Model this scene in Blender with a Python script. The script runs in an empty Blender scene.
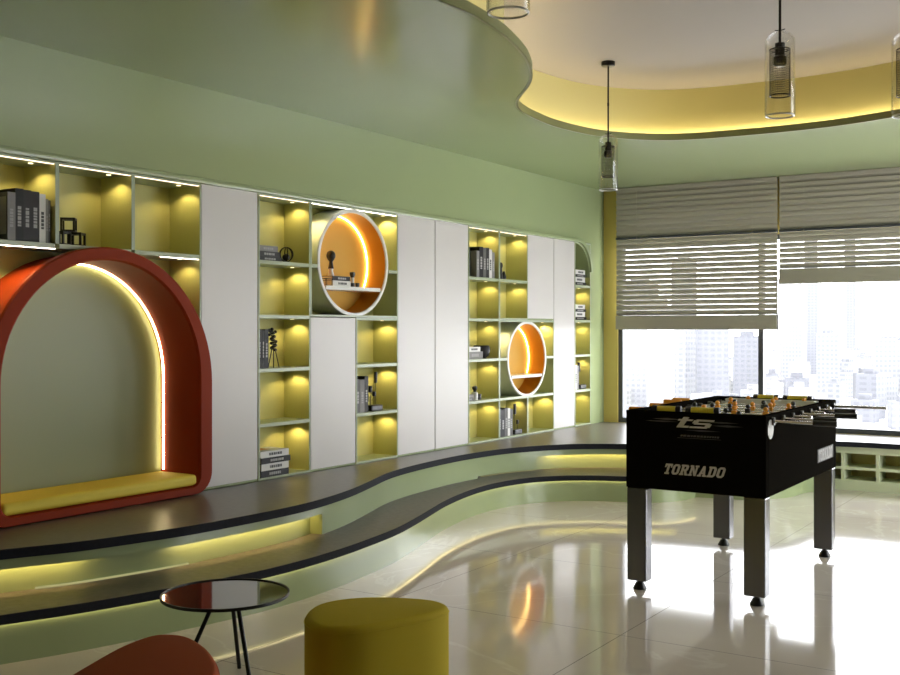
import bpy, bmesh, math, random
from mathutils import Vector, Matrix
random.seed(7)
PI = math.pi
S = bpy.context.scene
COL = S.collection

# ------------------------------------------------------------------ camera, world, sun, exposure
cam_d = bpy.data.cameras.new('camera'); cam = bpy.data.objects.new('camera', cam_d); COL.objects.link(cam)
cam.location = (4.48, 0.0, 1.31); cam.rotation_euler = (PI / 2, 0, math.radians(32.816))
cam_d.sensor_width = 36.0; cam_d.lens = 42.8; cam_d.shift_y = -8.0 / 900.0
cam_d.clip_start = 0.05; cam_d.clip_end = 5000
S.camera = cam
S.view_settings.view_transform = 'Standard'; S.view_settings.look = 'None'
S.view_settings.exposure = 0.1; S.view_settings.gamma = 1.0; S.view_settings.use_curve_mapping = False
S.render.engine = 'CYCLES'
S.cycles.use_denoising = True
S.cycles.max_bounces = 10; S.cycles.diffuse_bounces = 5; S.cycles.glossy_bounces = 5
S.cycles.transmission_bounces = 8; S.cycles.transparent_max_bounces = 16
S.cycles.sample_clamp_indirect = 6.0
S.cycles.caustics_reflective = True; S.cycles.caustics_refractive = False

W = bpy.data.worlds.new('world'); S.world = W; W.use_nodes = True
wn = W.node_tree.nodes; wl = W.node_tree.links
for n in list(wn): wn.remove(n)
wout = wn.new('ShaderNodeOutputWorld'); wbg = wn.new('ShaderNodeBackground')
wbg.inputs['Color'].default_value = (0.94, 0.965, 1.0, 1); wbg.inputs['Strength'].default_value = 9.0
wl.new(wbg.outputs[0], wout.inputs[0])

sun_d = bpy.data.lights.new('sun', 'SUN'); sun = bpy.data.objects.new('sun', sun_d); COL.objects.link(sun)
sun_d.energy = 1.5; sun_d.angle = math.radians(3); sun_d.color = (1, 0.97, 0.93)
sun.rotation_euler = (math.radians(38), 0, math.radians(-25))   # from behind the room, over the roof, onto the city
sun.location = (0, -5, 20)

def area(name, loc, rot, sx, sy, energy, color=(1, 1, 1), portal=False):
    d = bpy.data.lights.new(name, 'AREA'); d.shape = 'RECTANGLE'; d.size = sx; d.size_y = sy
    d.energy = energy; d.color = color
    o = bpy.data.objects.new(name, d); COL.objects.link(o); o.location = loc; o.rotation_euler = rot
    if portal: d.cycles.is_portal = True
    return o
area('window_portal', (3.0, 9.85, 1.30), (-PI / 2, 0, 0), 5.7, 1.85, 1, portal=True)

area('added_window_portal', (7.0 + .15, 7.85, 1.25), (PI / 2, 0, PI / 2), 3.4, 2.4, 1, portal=True)  # portal of the unseen side window added for daylight

# ------------------------------------------------------------------ materials
def _nt(name):
    m = bpy.data.materials.new(name); m.use_nodes = True
    nt = m.node_tree
    return m, nt, nt.nodes['Principled BSDF']

def mat(name, c, rough=0.5, metal=0.0, spec=0.5, coat=0.0, coat_r=0.05, var=0.0, scale=8.0, bump=0.0, bscale=200.0):
    m, nt, b = _nt(name)
    b.inputs['Base Color'].default_value = (*c, 1); b.inputs['Roughness'].default_value = rough
    b.inputs['Metallic'].default_value = metal; b.inputs['Specular IOR Level'].default_value = spec
    b.inputs['Coat Weight'].default_value = coat; b.inputs['Coat Roughness'].default_value = coat_r
    if var > 0 or bump > 0:
        tc = nt.nodes.new('ShaderNodeTexCoord')
    if var > 0:
        nz = nt.nodes.new('ShaderNodeTexNoise'); nz.inputs['Scale'].default_value = scale; nz.inputs['Detail'].default_value = 6
        nt.links.new(tc.outputs['Object'], nz.inputs['Vector'])
        mx = nt.nodes.new('ShaderNodeMix'); mx.data_type = 'RGBA'
        nt.links.new(nz.outputs['Fac'], mx.inputs[0])
        mx.inputs[6].default_value = (*[max(0, v * (1 - var)) for v in c], 1)
        mx.inputs[7].default_value = (*[min(1, v * (1 + var)) for v in c], 1)
        nt.links.new(mx.outputs[2], b.inputs['Base Color'])
    if bump > 0:
        n2 = nt.nodes.new('ShaderNodeTexNoise'); n2.inputs['Scale'].default_value = bscale
        nt.links.new(tc.outputs['Object'], n2.inputs['Vector'])
        bp = nt.nodes.new('ShaderNodeBump'); bp.inputs['Strength'].default_value = bump; bp.inputs['Distance'].default_value = 0.002
        nt.links.new(n2.outputs['Fac'], bp.inputs['Height']); nt.links.new(bp.outputs[0], b.inputs['Normal'])
    return m

def emit(name, c, strength):
    m = bpy.data.materials.new(name); m.use_nodes = True; nt = m.node_tree
    for n in list(nt.nodes): nt.nodes.remove(n)
    o = nt.nodes.new('ShaderNodeOutputMaterial'); e = nt.nodes.new('ShaderNodeEmission')
    e.inputs[0].default_value = (*c, 1); e.inputs[1].default_value = strength
    nt.links.new(e.outputs[0], o.inputs[0]); return m

def thin_glass(name, tint=(1, 1, 1), ior=1.45):
    m = bpy.data.materials.new(name); m.use_nodes = True; nt = m.node_tree
    for n in list(nt.nodes): nt.nodes.remove(n)
    o = nt.nodes.new('ShaderNodeOutputMaterial'); mx = nt.nodes.new('ShaderNodeMixShader')
    t = nt.nodes.new('ShaderNodeBsdfTransparent'); t.inputs[0].default_value = (*tint, 1)
    g = nt.nodes.new('ShaderNodeBsdfGlossy'); g.inputs['Roughness'].default_value = 0.02
    lw = nt.nodes.new('ShaderNodeLayerWeight'); lw.inputs[0].default_value = 0.5
    pw = nt.nodes.new('ShaderNodeMath'); pw.operation = 'POWER'; pw.inputs[1].default_value = 5.0; nt.links.new(lw.outputs['Facing'], pw.inputs[0])
    f = nt.nodes.new('ShaderNodeMapRange'); f.inputs['To Min'].default_value = ((ior - 1) / (ior + 1)) ** 2; nt.links.new(pw.outputs[0], f.inputs['Value'])
    nt.links.new(f.outputs[0], mx.inputs[0]); nt.links.new(t.outputs[0], mx.inputs[1]); nt.links.new(g.outputs[0], mx.inputs[2])
    nt.links.new(mx.outputs[0], o.inputs[0]); return m

def marble_tiles(name):
    m, nt, b = _nt(name); N = nt.nodes; L = nt.links
    tc = N.new('ShaderNodeTexCoord')
    # veins
    n1 = N.new('ShaderNodeTexNoise'); n1.inputs['Scale'].default_value = 0.9; n1.inputs['Detail'].default_value = 8; n1.inputs['Distortion'].default_value = 1.2
    L.new(tc.outputs['Object'], n1.inputs['Vector'])
    sub = N.new('ShaderNodeMath'); sub.operation = 'SUBTRACT'; sub.inputs[1].default_value = 0.5; L.new(n1.outputs['Fac'], sub.inputs[0])
    ab = N.new('ShaderNodeMath'); ab.operation = 'ABSOLUTE'; L.new(sub.outputs[0], ab.inputs[0])
    vr = N.new('ShaderNodeMapRange'); vr.inputs['From Min'].default_value = 0.0; vr.inputs['From Max'].default_value = 0.012
    vr.inputs['To Min'].default_value = 0.55; vr.inputs['To Max'].default_value = 0.0; L.new(ab.outputs[0], vr.inputs['Value'])
    n2 = N.new('ShaderNodeTexNoise'); n2.inputs['Scale'].default_value = 2.2; n2.inputs['Detail'].default_value = 7
    L.new(tc.outputs['Object'], n2.inputs['Vector'])
    mx = N.new('ShaderNodeMix'); mx.data_type = 'RGBA'; L.new(n2.outputs['Fac'], mx.inputs[0])
    mx.inputs[6].default_value = (0.61, 0.545, 0.49, 1); mx.inputs[7].default_value = (0.73, 0.67, 0.61, 1)
    mv = N.new('ShaderNodeMix'); mv.data_type = 'RGBA'; L.new(vr.outputs[0], mv.inputs[0]); L.new(mx.outputs[2], mv.inputs[6])
    mv.inputs[7].default_value = (0.80, 0.76, 0.70, 1)
    # joints: one straight grid, 1.18 m tiles
    mp = N.new('ShaderNodeMapping'); mp.inputs['Location'].default_value = (-2.61 / 1.18 + 10, -4.25 / 1.18 + 10, 0); mp.inputs['Scale'].default_value = (1 / 1.18, 1 / 1.18, 1)
    L.new(tc.outputs['Object'], mp.inputs['Vector'])
    sx = N.new('ShaderNodeSeparateXYZ'); L.new(mp.outputs[0], sx.inputs[0])
    def line(out):
        fr = N.new('ShaderNodeMath'); fr.operation = 'FRACT'; L.new(out, fr.inputs[0])
        s = N.new('ShaderNodeMath'); s.operation = 'SUBTRACT'; s.inputs[1].default_value = 0.5; L.new(fr.outputs[0], s.inputs[0])
        a = N.new('ShaderNodeMath'); a.operation = 'ABSOLUTE'; L.new(s.outputs[0], a.inputs[0])
        g = N.new('ShaderNodeMath'); g.operation = 'GREATER_THAN'; g.inputs[1].default_value = 0.5 - 0.0016; L.new(a.outputs[0], g.inputs[0])
        return g.outputs[0]
    mm = N.new('ShaderNodeMath'); mm.operation = 'MAXIMUM'; L.new(line(sx.outputs[0]), mm.inputs[0]); L.new(line(sx.outputs[1]), mm.inputs[1])
    mj = N.new('ShaderNodeMix'); mj.data_type = 'RGBA'; L.new(mm.outputs[0], mj.inputs[0]); L.new(mv.outputs[2], mj.inputs[6])
    mj.inputs[7].default_value = (0.10, 0.085, 0.07, 1)
    L.new(mj.outputs[2], b.inputs['Base Color'])
    rj = N.new('ShaderNodeMapRange'); rj.inputs['To Min'].default_value = 0.075; rj.inputs['To Max'].default_value = 0.6; L.new(mm.outputs[0], rj.inputs['Value'])
    L.new(rj.outputs[0], b.inputs['Roughness'])
    b.inputs['IOR'].default_value = 1.5; b.inputs['Specular IOR Level'].default_value = 0.42
    return m

def facade(name, wall, glass, sx, sz):
    m, nt, b = _nt(name); N = nt.nodes; L = nt.links
    tc = N.new('ShaderNodeTexCoord'); sep = N.new('ShaderNodeSeparateXYZ'); L.new(tc.outputs['Object'], sep.inputs[0])
    ad = N.new('ShaderNodeMath'); ad.operation = 'ADD'; L.new(sep.outputs[0], ad.inputs[0]); L.new(sep.outputs[1], ad.inputs[1])
    def band(out, per, duty):
        d = N.new('ShaderNodeMath'); d.operation = 'DIVIDE'; d.inputs[1].default_value = per; L.new(out, d.inputs[0])
        f = N.new('ShaderNodeMath'); f.operation = 'FRACT'; L.new(d.outputs[0], f.inputs[0])
        g = N.new('ShaderNodeMath'); g.operation = 'LESS_THAN'; g.inputs[1].default_value = duty; L.new(f.outputs[0], g.inputs[0]); return g.outputs[0]
    mu = N.new('ShaderNodeMath'); mu.operation = 'MULTIPLY'; L.new(band(ad.outputs[0], sx, 0.6), mu.inputs[0]); L.new(band(sep.outputs[2], sz, 0.5), mu.inputs[1])
    mx = N.new('ShaderNodeMix'); mx.data_type = 'RGBA'; L.new(mu.outputs[0], mx.inputs[0])
    mx.inputs[6].default_value = (*wall, 1); mx.inputs[7].default_value = (*glass, 1)
    L.new(mx.outputs[2], b.inputs['Base Color']); b.inputs['Roughness'].default_value = 0.8; b.inputs['Specular IOR Level'].default_value = 0.2
    return m

LED_C = (1.0, 0.74, 0.30)
M = dict(
    green=mat('sage_green_gloss', (0.315, 0.375, 0.195), rough=0.22, spec=0.5, var=0.03, scale=2),
    ceil_green=mat('sage_green_ceiling', (0.315, 0.375, 0.195), rough=0.19, spec=0.5, var=0.02, scale=2),
    lip=mat('green_lip', (0.20, 0.22, 0.09), rough=0.4),
    shelf_in=mat('warm_lit_shelf_lining', (0.51, 0.495, 0.185), rough=0.5, var=0.04, scale=5),  # sage green with the warm LED light mixed into the colour
    shelf_edge=mat('pale_green_edge', (0.30, 0.36, 0.23), rough=0.35),
    shelf_top=mat('pale_green_shelf', (0.34, 0.39, 0.24), rough=0.3),
    door=mat('warm_white_door', (0.60, 0.57, 0.55), rough=0.38, var=0.02, scale=3),
    dark_gap=mat('shadow_gap', (0.04, 0.045, 0.035), rough=0.7),
    yellow_wall=mat('mustard_wall', (0.74, 0.58, 0.17), rough=0.5, var=0.03, scale=3),
    cove=mat('cove_warm_tint', (0.54, 0.49, 0.22), rough=0.55),  # green cove wall, yellowed by LED light put into its colour
    white_ceil=mat('matt_white_ceiling', (0.285, 0.262, 0.25), rough=0.8),
    wall_white=mat('plain_wall', (0.20, 0.185, 0.16), rough=0.7),
    slab=mat('grey_stone_slab', (0.125, 0.115, 0.10), rough=0.33, spec=0.5, var=0.35, scale=30),
    tread=mat('grey_stone_tread', (0.135, 0.122, 0.10), rough=0.5, spec=0.35, var=0.35, scale=30),
    slab_edge=mat('dark_slab_edge', (0.018, 0.019, 0.024), rough=0.7, spec=0.1, var=0.3, scale=60),
    floor=marble_tiles('polished_marble_tiles'),
    frame=mat('grey_aluminium_frame', (0.075, 0.08, 0.09), rough=0.4, metal=0.3),
    glass=thin_glass('window_glass'),
    lampglass=thin_glass('lamp_glass', (0.97, 0.97, 0.97), 1.5),
    slat=mat('taupe_blind_slat', (0.40, 0.375, 0.31), rough=0.55),
    bench=mat('fill_lit_bench_green', (0.72, 0.77, 0.54), rough=0.35),  # lightened green, the fill light on the bench is in the colour
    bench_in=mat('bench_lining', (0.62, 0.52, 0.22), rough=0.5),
    red=mat('terracotta_lacquer', (0.25, 0.027, 0.004), rough=0.6, spec=0.10, var=0.04, scale=3),
    cushion=mat('yellow_upholstery', (0.74, 0.58, 0.055), rough=0.7, bump=0.15, bscale=500),
    pouf_y=mat('mustard_upholstery', (0.52, 0.41, 0.032), rough=0.8, spec=0.15, bump=0.2, bscale=400),
    pouf_r=mat('rust_upholstery', (0.30, 0.060, 0.018), rough=0.8, spec=0.1, bump=0.2, bscale=400),
    niche_out=mat('white_green_niche', (0.74, 0.76, 0.70), rough=0.35),
    niche_rim=mat('white_rim', (0.72, 0.72, 0.68), rough=0.4),
    orange=mat('orange_lacquer', (0.62, 0.25, 0.012), rough=0.5, spec=0.3),
    orange_back=mat('amber_panel', (0.66, 0.38, 0.06), rough=0.6, spec=0.3),
    black=mat('black_satin', (0.010, 0.009, 0.008), rough=0.35),
    black_lam=mat('black_laminate', (0.0085, 0.0075, 0.006), rough=0.7, spec=0.0),
    black_metal=mat('black_metal', (0.012, 0.012, 0.013), rough=0.4, metal=0.6),
    leg=mat('charcoal_leg', (0.19, 0.19, 0.2), rough=0.25, metal=1.0),
    chrome=mat('chrome', (0.75, 0.75, 0.76), rough=0.15, metal=1.0),
    field=mat('grey_playfield', (0.78, 0.80, 0.78), rough=0.3),
    logo=mat('silver_print', (0.72, 0.69, 0.66), rough=0.5),
    logo_dim=mat('grey_print', (0.10, 0.098, 0.095), rough=0.5),
    sticker=mat('white_sticker', (0.62, 0.62, 0.60), rough=0.5),
    pl_orange=mat('orange_plastic', (0.88, 0.36, 0.02), rough=0.35),
    pl_yellow=mat('yellow_plastic', (0.85, 0.72, 0.05), rough=0.35),
    table_glass=mat('smoked_mirror_top', (0.27, 0.27, 0.26), rough=0.05, metal=0.9),
    bk_black=mat('book_black', (0.008, 0.0075, 0.0075), rough=0.45, spec=0.2),
    bk_char=mat('book_charcoal', (0.022, 0.021, 0.021), rough=0.5, spec=0.2),
    bk_grey=mat('book_grey', (0.22, 0.21, 0.205), rough=0.55, spec=0.2),
    bk_mid=mat('book_mid_grey', (0.12, 0.115, 0.11), rough=0.55, spec=0.2),
    bk_white=mat('book_white', (0.66, 0.65, 0.62), rough=0.55),
    bk_orange=mat('book_orange', (0.70, 0.30, 0.10), rough=0.5),
    pages=mat('paper', (0.62, 0.58, 0.50), rough=0.8),
    print_pale=mat('pale_print', (0.34, 0.33, 0.32), rough=0.6),
    print_dark=mat('dark_print', (0.05, 0.05, 0.05), rough=0.6),
    bulb=emit('bulb', (1.0, 0.72, 0.42), 1.2),
    led=emit('led_warm', LED_C, 9.0),
    led_top=emit('led_top', (1.0, 0.80, 0.58), 2.4),
    led_white=emit('led_white', (1.0, 0.92, 0.80), 5.0),
    led_step=emit('led_step', (1.0, 0.68, 0.27), 30.0),
    dim_glow=emit('dim_glow', (0.9, 0.86, 0.40), 0.40),
    led_nose=emit('led_nose', (1.0, 0.82, 0.42), 6.0),
    led_arch=emit('led_arch', (1.0, 0.84, 0.46), 17.0),
    led_orange=emit('led_amber', (1.0, 0.76, 0.28), 13.0),
    led_cove=emit('led_cove', (1.0, 0.80, 0.48), 24.0),
    puck=emit('puck', (1.0, 0.82, 0.45), 3.0),
    city_a=facade('facade_white', (0.26, 0.26, 0.26), (0.18, 0.183, 0.19), 5.0, 3.6),  # facade tones kept pale and low in contrast to stand for haze
    city_b=facade('facade_blue_grey', (0.175, 0.177, 0.187), (0.137, 0.14, 0.152), 4.2, 4.0),
    city_c=facade('facade_lilac', (0.137, 0.139, 0.153), (0.116, 0.118, 0.132), 6.0, 4.0),
    city_ground=mat('city_ground', (0.82, 0.82, 0.82), rough=0.9, var=0.12, scale=0.03),
)

# ------------------------------------------------------------------ mesh helpers
class B:
    def __init__(s): s.bm = bmesh.new()
    def box(s, x0, x1, y0, y1, z0, z1):
        v = [s.bm.verts.new(p) for p in ((x0, y0, z0), (x1, y0, z0), (x1, y1, z0), (x0, y1, z0), (x0, y0, z1), (x1, y0, z1), (x1, y1, z1), (x0, y1, z1))]
        for f in ((0, 3, 2, 1), (4, 5, 6, 7), (0, 1, 5, 4), (1, 2, 6, 5), (2, 3, 7, 6), (3, 0, 4, 7)): s.bm.faces.new([v[i] for i in f])
        return s
    def cyl(s, p0, p1, r0, r1=None, n=16, cap=True):
        r1 = r0 if r1 is None else r1
        p0, p1 = Vector(p0), Vector(p1); d = (p1 - p0).normalized()
        a = d.orthogonal().normalized(); b = d.cross(a)
        A = [s.bm.verts.new(p0 + (a * math.cos(2 * PI * i / n) + b * math.sin(2 * PI * i / n)) * r0) for i in range(n)]
        Bv = [s.bm.verts.new(p1 + (a * math.cos(2 * PI * i / n) + b * math.sin(2 * PI * i / n)) * r1) for i in range(n)]
        for i in range(n): s.bm.faces.new((A[i], A[(i + 1) % n], Bv[(i + 1) % n], Bv[i]))
        if cap: s.bm.faces.new(A[::-1]); s.bm.faces.new(Bv)
        return s
    def lathe(s, prof, c, n=28, close=False):
        rings = []
        for r, z in prof:
            if r < 1e-6: rings.append([s.bm.verts.new((c[0], c[1], c[2] + z))])
            else: rings.append([s.bm.verts.new((c[0] + r * math.cos(2 * PI * i / n), c[1] + r * math.sin(2 * PI * i / n), c[2] + z)) for i in range(n)])
        for a, b in zip(rings, rings[1:]):
            for i in range(n):
                j = (i + 1) % n
                if len(a) == 1 and len(b) == 1: continue
                if len(a) == 1: s.bm.faces.new((a[0], b[j], b[i]))
                elif len(b) == 1: s.bm.faces.new((a[i], a[j], b[0]))
                else: s.bm.faces.new((a[i], a[j], b[j], b[i]))
        return s
    def sphere(s, c, r, n=16, sc=(1, 1, 1)):
        m = Matrix.Translation(c) @ Matrix.Diagonal((sc[0], sc[1], sc[2], 1))
        bmesh.ops.create_uvsphere(s.bm, u_segments=n, v_segments=max(6, n // 2), radius=r, matrix=m); return s
    def prism(s, poly, z0, z1, top_inset=0.0):
        a = [s.bm.verts.new((x, y, z0)) for x, y in poly]; b = [s.bm.verts.new((x, y, z1)) for x, y in poly]
        n = len(poly)
        for i in range(n): s.bm.faces.new((a[i], a[(i + 1) % n], b[(i + 1) % n], b[i]))
        s.bm.faces.new(a[::-1]); s.bm.faces.new(b); return s
    def prism_map(s, poly, f, d0, d1):
        """poly (u,v) extruded from depth d0 to d1; f(u,v,d)->xyz"""
        a = [s.bm.verts.new(f(u, v, d0)) for u, v in poly]; b = [s.bm.verts.new(f(u, v, d1)) for u, v in poly]
        n = len(poly)
        for i in range(n): s.bm.faces.new((a[i], a[(i + 1) % n], b[(i + 1) % n], b[i]))
        s.bm.faces.new(a[::-1]); s.bm.faces.new(b); return s
    def loft(s, loops, closed=True, caps=False):
        R = [[s.bm.verts.new(p) for p in lp] for lp in loops]
        n = len(R[0])
        for a, b in zip(R, R[1:]):
            for i in range(n if closed else n - 1):
                j = (i + 1) % n
                s.bm.faces.new((a[i], a[j], b[j], b[i]))
        if caps: s.bm.faces.new(R[0][::-1]); s.bm.faces.new(R[-1])
        return s
    def strip(s, path, z0, z1, d0, d1):
        """solid band along a 2-D path; d0,d1 sideways offsets (to the left of travel is +)"""
        A = offset(path, d0); C = offset(path, d1)
        q = []
        for (ax, ay), (cx, cy) in zip(A, C):
            q.append([s.bm.verts.new(p) for p in ((ax, ay, z0), (cx, cy, z0), (cx, cy, z1), (ax, ay, z1))])
        for a, b in zip(q, q[1:]):
            for i in range(4):
                j = (i + 1) % 4; s.bm.faces.new((a[i], a[j], b[j], b[i]))
        s.bm.faces.new(q[0][::-1]); s.bm.faces.new(q[-1]); return s
    def tube(s, pts, r, n=8, closed=False):
        pts = [Vector(p) for p in pts]; rings = []; prev = None
        N = len(pts)
        for i, p in enumerate(pts):
            if closed: t = (pts[(i + 1) % N] - pts[i - 1]).normalized()
            else: t = (pts[min(i + 1, N - 1)] - pts[max(i - 1, 0)]).normalized()
            a = (prev - t * prev.dot(t)).normalized() if prev is not None and (prev - t * prev.dot(t)).length > 1e-5 else t.orthogonal().normalized()
            prev = a; b = t.cross(a); rr = r[i] if isinstance(r, (list, tuple)) else r
            rings.append([s.bm.verts.new(p + (a * math.cos(2 * PI * k / n) + b * math.sin(2 * PI * k / n)) * rr) for k in range(n)])
        pairs = list(zip(rings, rings[1:])) + ([(rings[-1], rings[0])] if closed else [])
        for a, b in pairs:
            for k in range(n): s.bm.faces.new((a[k], a[(k + 1) % n], b[(k + 1) % n], b[k]))
        if not closed: s.bm.faces.new(rings[0][::-1]); s.bm.faces.new(rings[-1])
        return s

WL = {}
def _finish(o, kw):
    pass
def obj(name, b, m, parent=None, bevel=0.0, seg=2, smooth=None, sub=0, origin=None, fix=True):
    bm = b.bm
    if fix: bmesh.ops.recalc_face_normals(bm, faces=bm.faces)
    if parent is not None: base = WL[parent.name]
    elif origin is not None: base = Vector(origin)
    else:
        xs = [v.co.x for v in bm.verts]; ys = [v.co.y for v in bm.verts]; zs = [v.co.z for v in bm.verts]
        base = Vector(((min(xs) + max(xs)) / 2, (min(ys) + max(ys)) / 2, min(zs)))
    bmesh.ops.translate(bm, verts=bm.verts, vec=-base)
    if smooth is not None:
        for f in bm.faces: f.smooth = True
    me = bpy.data.meshes.new(name); bm.to_mesh(me); bm.free()
    if smooth is not None: me.set_sharp_from_angle(angle=math.radians(smooth))
    for mm in (m if isinstance(m, (list, tuple)) else [m]): me.materials.append(mm)
    o = bpy.data.objects.new(name, me); COL.objects.link(o)
    if parent is not None: o.parent = parent; WL[o.name] = base
    else: o.location = base; WL[o.name] = base
    if bevel > 0:
        md = o.modifiers.new('bevel', 'BEVEL'); md.width = bevel; md.segments = seg; md.limit_method = 'ANGLE'; md.angle_limit = math.radians(40)
        md.harden_normals = False
    if sub: md = o.modifiers.new('sub', 'SUBSURF'); md.levels = sub; md.render_levels = sub
    return o
def tag(o, label, cat, group=None):
    o['label'] = label; o['category'] = cat
    if group: o['group'] = group
    return o
def thing(name, loc, label, cat, group=None):
    o = bpy.data.objects.new(name, None); COL.objects.link(o); o.location = loc; o.empty_display_size = 0.1
    WL[o.name] = Vector(loc); return tag(o, label, cat, group)
def struct(name, b, m, **k):
    o = obj(name, b, m, **k)
    if k.get('parent') is None: o['kind'] = 'structure'
    return o
def struct_root(name, loc):
    o = bpy.data.objects.new(name, None); COL.objects.link(o); o.location = loc; o.empty_display_size = 0.1
    WL[o.name] = Vector(loc); o['kind'] = 'structure'; return o

def spline(P, n=10, closed=False):
    out = []; N = len(P)
    rng = range(N if closed else N - 1)
    g = (lambda i: P[i % N]) if closed else (lambda i: P[max(0, min(N - 1, i))])
    for i in rng:
        p0, p1, p2, p3 = [Vector(g(k)) for k in (i - 1, i, i + 1, i + 2)]
        # centripetal Catmull-Rom
        t0 = 0; t1 = t0 + max(1e-4, (p1 - p0).length) ** 0.5; t2 = t1 + max(1e-4, (p2 - p1).length) ** 0.5; t3 = t2 + max(1e-4, (p3 - p2).length) ** 0.5
        if p0 == p1: p0 = p1 - (p2 - p1); t0 = t1 - (t2 - t1)
        if p2 == p3: p3 = p2 + (p2 - p1); t3 = t2 + (t2 - t1)
        for k in range(n):
            t = t1 + (t2 - t1) * k / n
            a1 = p0 * ((t1 - t) / (t1 - t0)) + p1 * ((t - t0) / (t1 - t0)); a2 = p1 * ((t2 - t) / (t2 - t1)) + p2 * ((t - t1) / (t2 - t1)); a3 = p2 * ((t3 - t) / (t3 - t2)) + p3 * ((t - t2) / (t3 - t2))
            b1 = a1 * ((t2 - t) / (t2 - t0)) + a2 * ((t - t0) / (t2 - t0)); b2 = a2 * ((t3 - t) / (t3 - t1)) + a3 * ((t - t1) / (t3 - t1))
            c = b1 * ((t2 - t) / (t2 - t1)) + b2 * ((t - t1) / (t2 - t1)); out.append((c.x, c.y))
    if not closed: out.append(tuple(P[-1]))
    return out
def offset(path, d, closed=False):
    out = []; N = len(path)
    for i in range(N):
        if closed: a, c = path[i - 1], path[(i + 1) % N]
        else: a, c = path[max(0, i - 1)], path[min(N - 1, i + 1)]
        tx, ty = c[0] - a[0], c[1] - a[1]; l = math.hypot(tx, ty) or 1
        out.append((path[i][0] - ty / l * d, path[i][1] + tx / l * d))
    return out

# ------------------------------------------------------------------ dimensions
XW = 0.03          # face of the shelf wall
XB = -0.18         # back of the shelves
YF = 9.70          # window wall
XR, YB = 7.0, -3.6 # right wall, wall behind the camera
ZC, ZU = 2.675, 3.07
ZP, ZS = 0.40, 0.20
ZT = 2.12          # underside of the bookcase top

# ------------------------------------------------------------------ room shell
struct('floor', B().box(-0.45, XR + 0.2, YB - 0.2, YF + 0.2, -0.15, 0.0), M['floor'], origin=(0, 0, 0))
b = B(); b.box(-0.45, XW, YB, YF + 0.2, ZT + 0.02, ZU + 0.3); b.box(-0.45, XW, YB, 2.86, 0.0, ZT + 0.02)
b.box(-0.45, XW, 9.40, YF + 0.2, 0.0, ZT + 0.02); b.box(-0.45, -0.23, 2.86, 9.40, 0.0, ZT + 0.02); b.box(-0.23, -0.02, 2.86, 9.40, 0.0, 0.33)
struct('wall_left', b, M['green'])
# rounded top right corner of the shelf recess
arc = [(9.075 + 0.31 * math.sin(a), 1.81 + 0.31 * math.cos(a)) for a in [i * PI / 2 / 14 for i in range(15)]]
struct('trim_1', B().prism_map(arc + [(9.398, 1.81), (9.398, ZT + 0.018)], lambda u, v, d: (d, u, v), -0.178, XW - 0.002), M['green'], smooth=30)
# cornice band along the top of the shelves, running down at its right end
path = [(2.0, 2.148), (9.11, 2.148)] + [(9.11 + 0.285 * math.sin(a), 1.863 + 0.285 * math.cos(a)) for a in [i * PI / 2 / 16 for i in range(1, 17)]]
struct('trim_2', B().loft([[(XW + dx, u, v) for u, v in (offset(path, o))] for dx, o in ((0.0, 0.020), (0.020, 0.015), (0.025, 0.0), (0.020, -0.016), (0.0, -0.018))], closed=False), M['green'], smooth=50)

ytop = 2.17
b = B(); b.box(XW, XR, YF, YF + 0.2, ytop, ZU + 0.3); b.box(XW, 0.178, YF, YF + 0.2, 0.0, ytop); b.box(5.75, XR, YF, YF + 0.2, 0.0, ytop); b.box(0.178, 5.75, YF, YF + 0.2, 0.0, 0.40)
struct('wall_far', b, M['yellow_wall'])
b = B(); b.box(XR, XR + 0.2, YB, 6.2, 0, ZU + .3); b.box(XR, XR + 0.2, 9.5, YF + 0.2, 0, ZU + .3); b.box(XR, XR + 0.2, 6.2, 9.5, 0, 0.08); b.box(XR, XR + 0.2, 6.2, 9.5, 2.45, ZU + .3)  # opening left for the added side window
struct('wall_right', b, M['wall_white'])
struct('wall_behind', B().box(-0.45, XR + 0.2, YB - 0.2, YB, 0, ZU + 0.3), M['wall_white'])
struct('ceiling', B().box(-0.45, XR + 0.2, YB - 0.2, YF + 0.2, ZU, ZU + 0.25), M['white_ceil'])

# dropped ceiling with its curved opening
lip_pts = [(2.043, 3.703), (2.052, 3.925), (2.012, 4.27), (1.927, 4.608), (1.86, 4.80), (1.739, 5.061), (1.62, 5.25), (1.325, 5.638), (1.235, 5.865), (1.19, 6.18), (1.183, 6.456),
           (1.304, 6.98), (1.635, 7.336), (2.203, 7.444), (2.707, 7.439), (3.19, 7.308), (4.1, 6.95), (5.0, 6.2), (5.5, 4.8), (5.55, 3.0), (5.1, 1.2), (4.1, 0.3), (3.0, 0.35), (2.3, 1.2), (2.08, 2.6)]
LIP = spline(lip_pts, 8, closed=True)
lb = bmesh.new()
out = [(XW - 0.02, YB), (XR, YB), (XR, YF + 0.02), (XW - 0.02, YF + 0.02)]
ov = [lb.verts.new((x, y, ZC)) for x, y in out]; iv = [lb.verts.new((x, y, ZC)) for x, y in LIP]
ed = [lb.edges.new((ov[i], ov[(i + 1) % 4])) for i in range(4)] + [lb.edges.new((iv[i], iv[(i + 1) % len(iv)])) for i in range(len(iv))]
bmesh.ops.triangle_fill(lb, edges=ed, use_beauty=True)
r = bmesh.ops.extrude_face_region(lb, geom=list(lb.faces)); bmesh.ops.translate(lb, verts=[e for e in r['geom'] if isinstance(e, bmesh.types.BMVert)], vec=(0, 0, 0.03))
bb = B(); bb.bm.free(); bb.bm = lb
struct('ceiling.001', bb, M['ceil_green'])
LIPc = LIP + [LIP[0], LIP[1]]
sgn = 1
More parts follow.
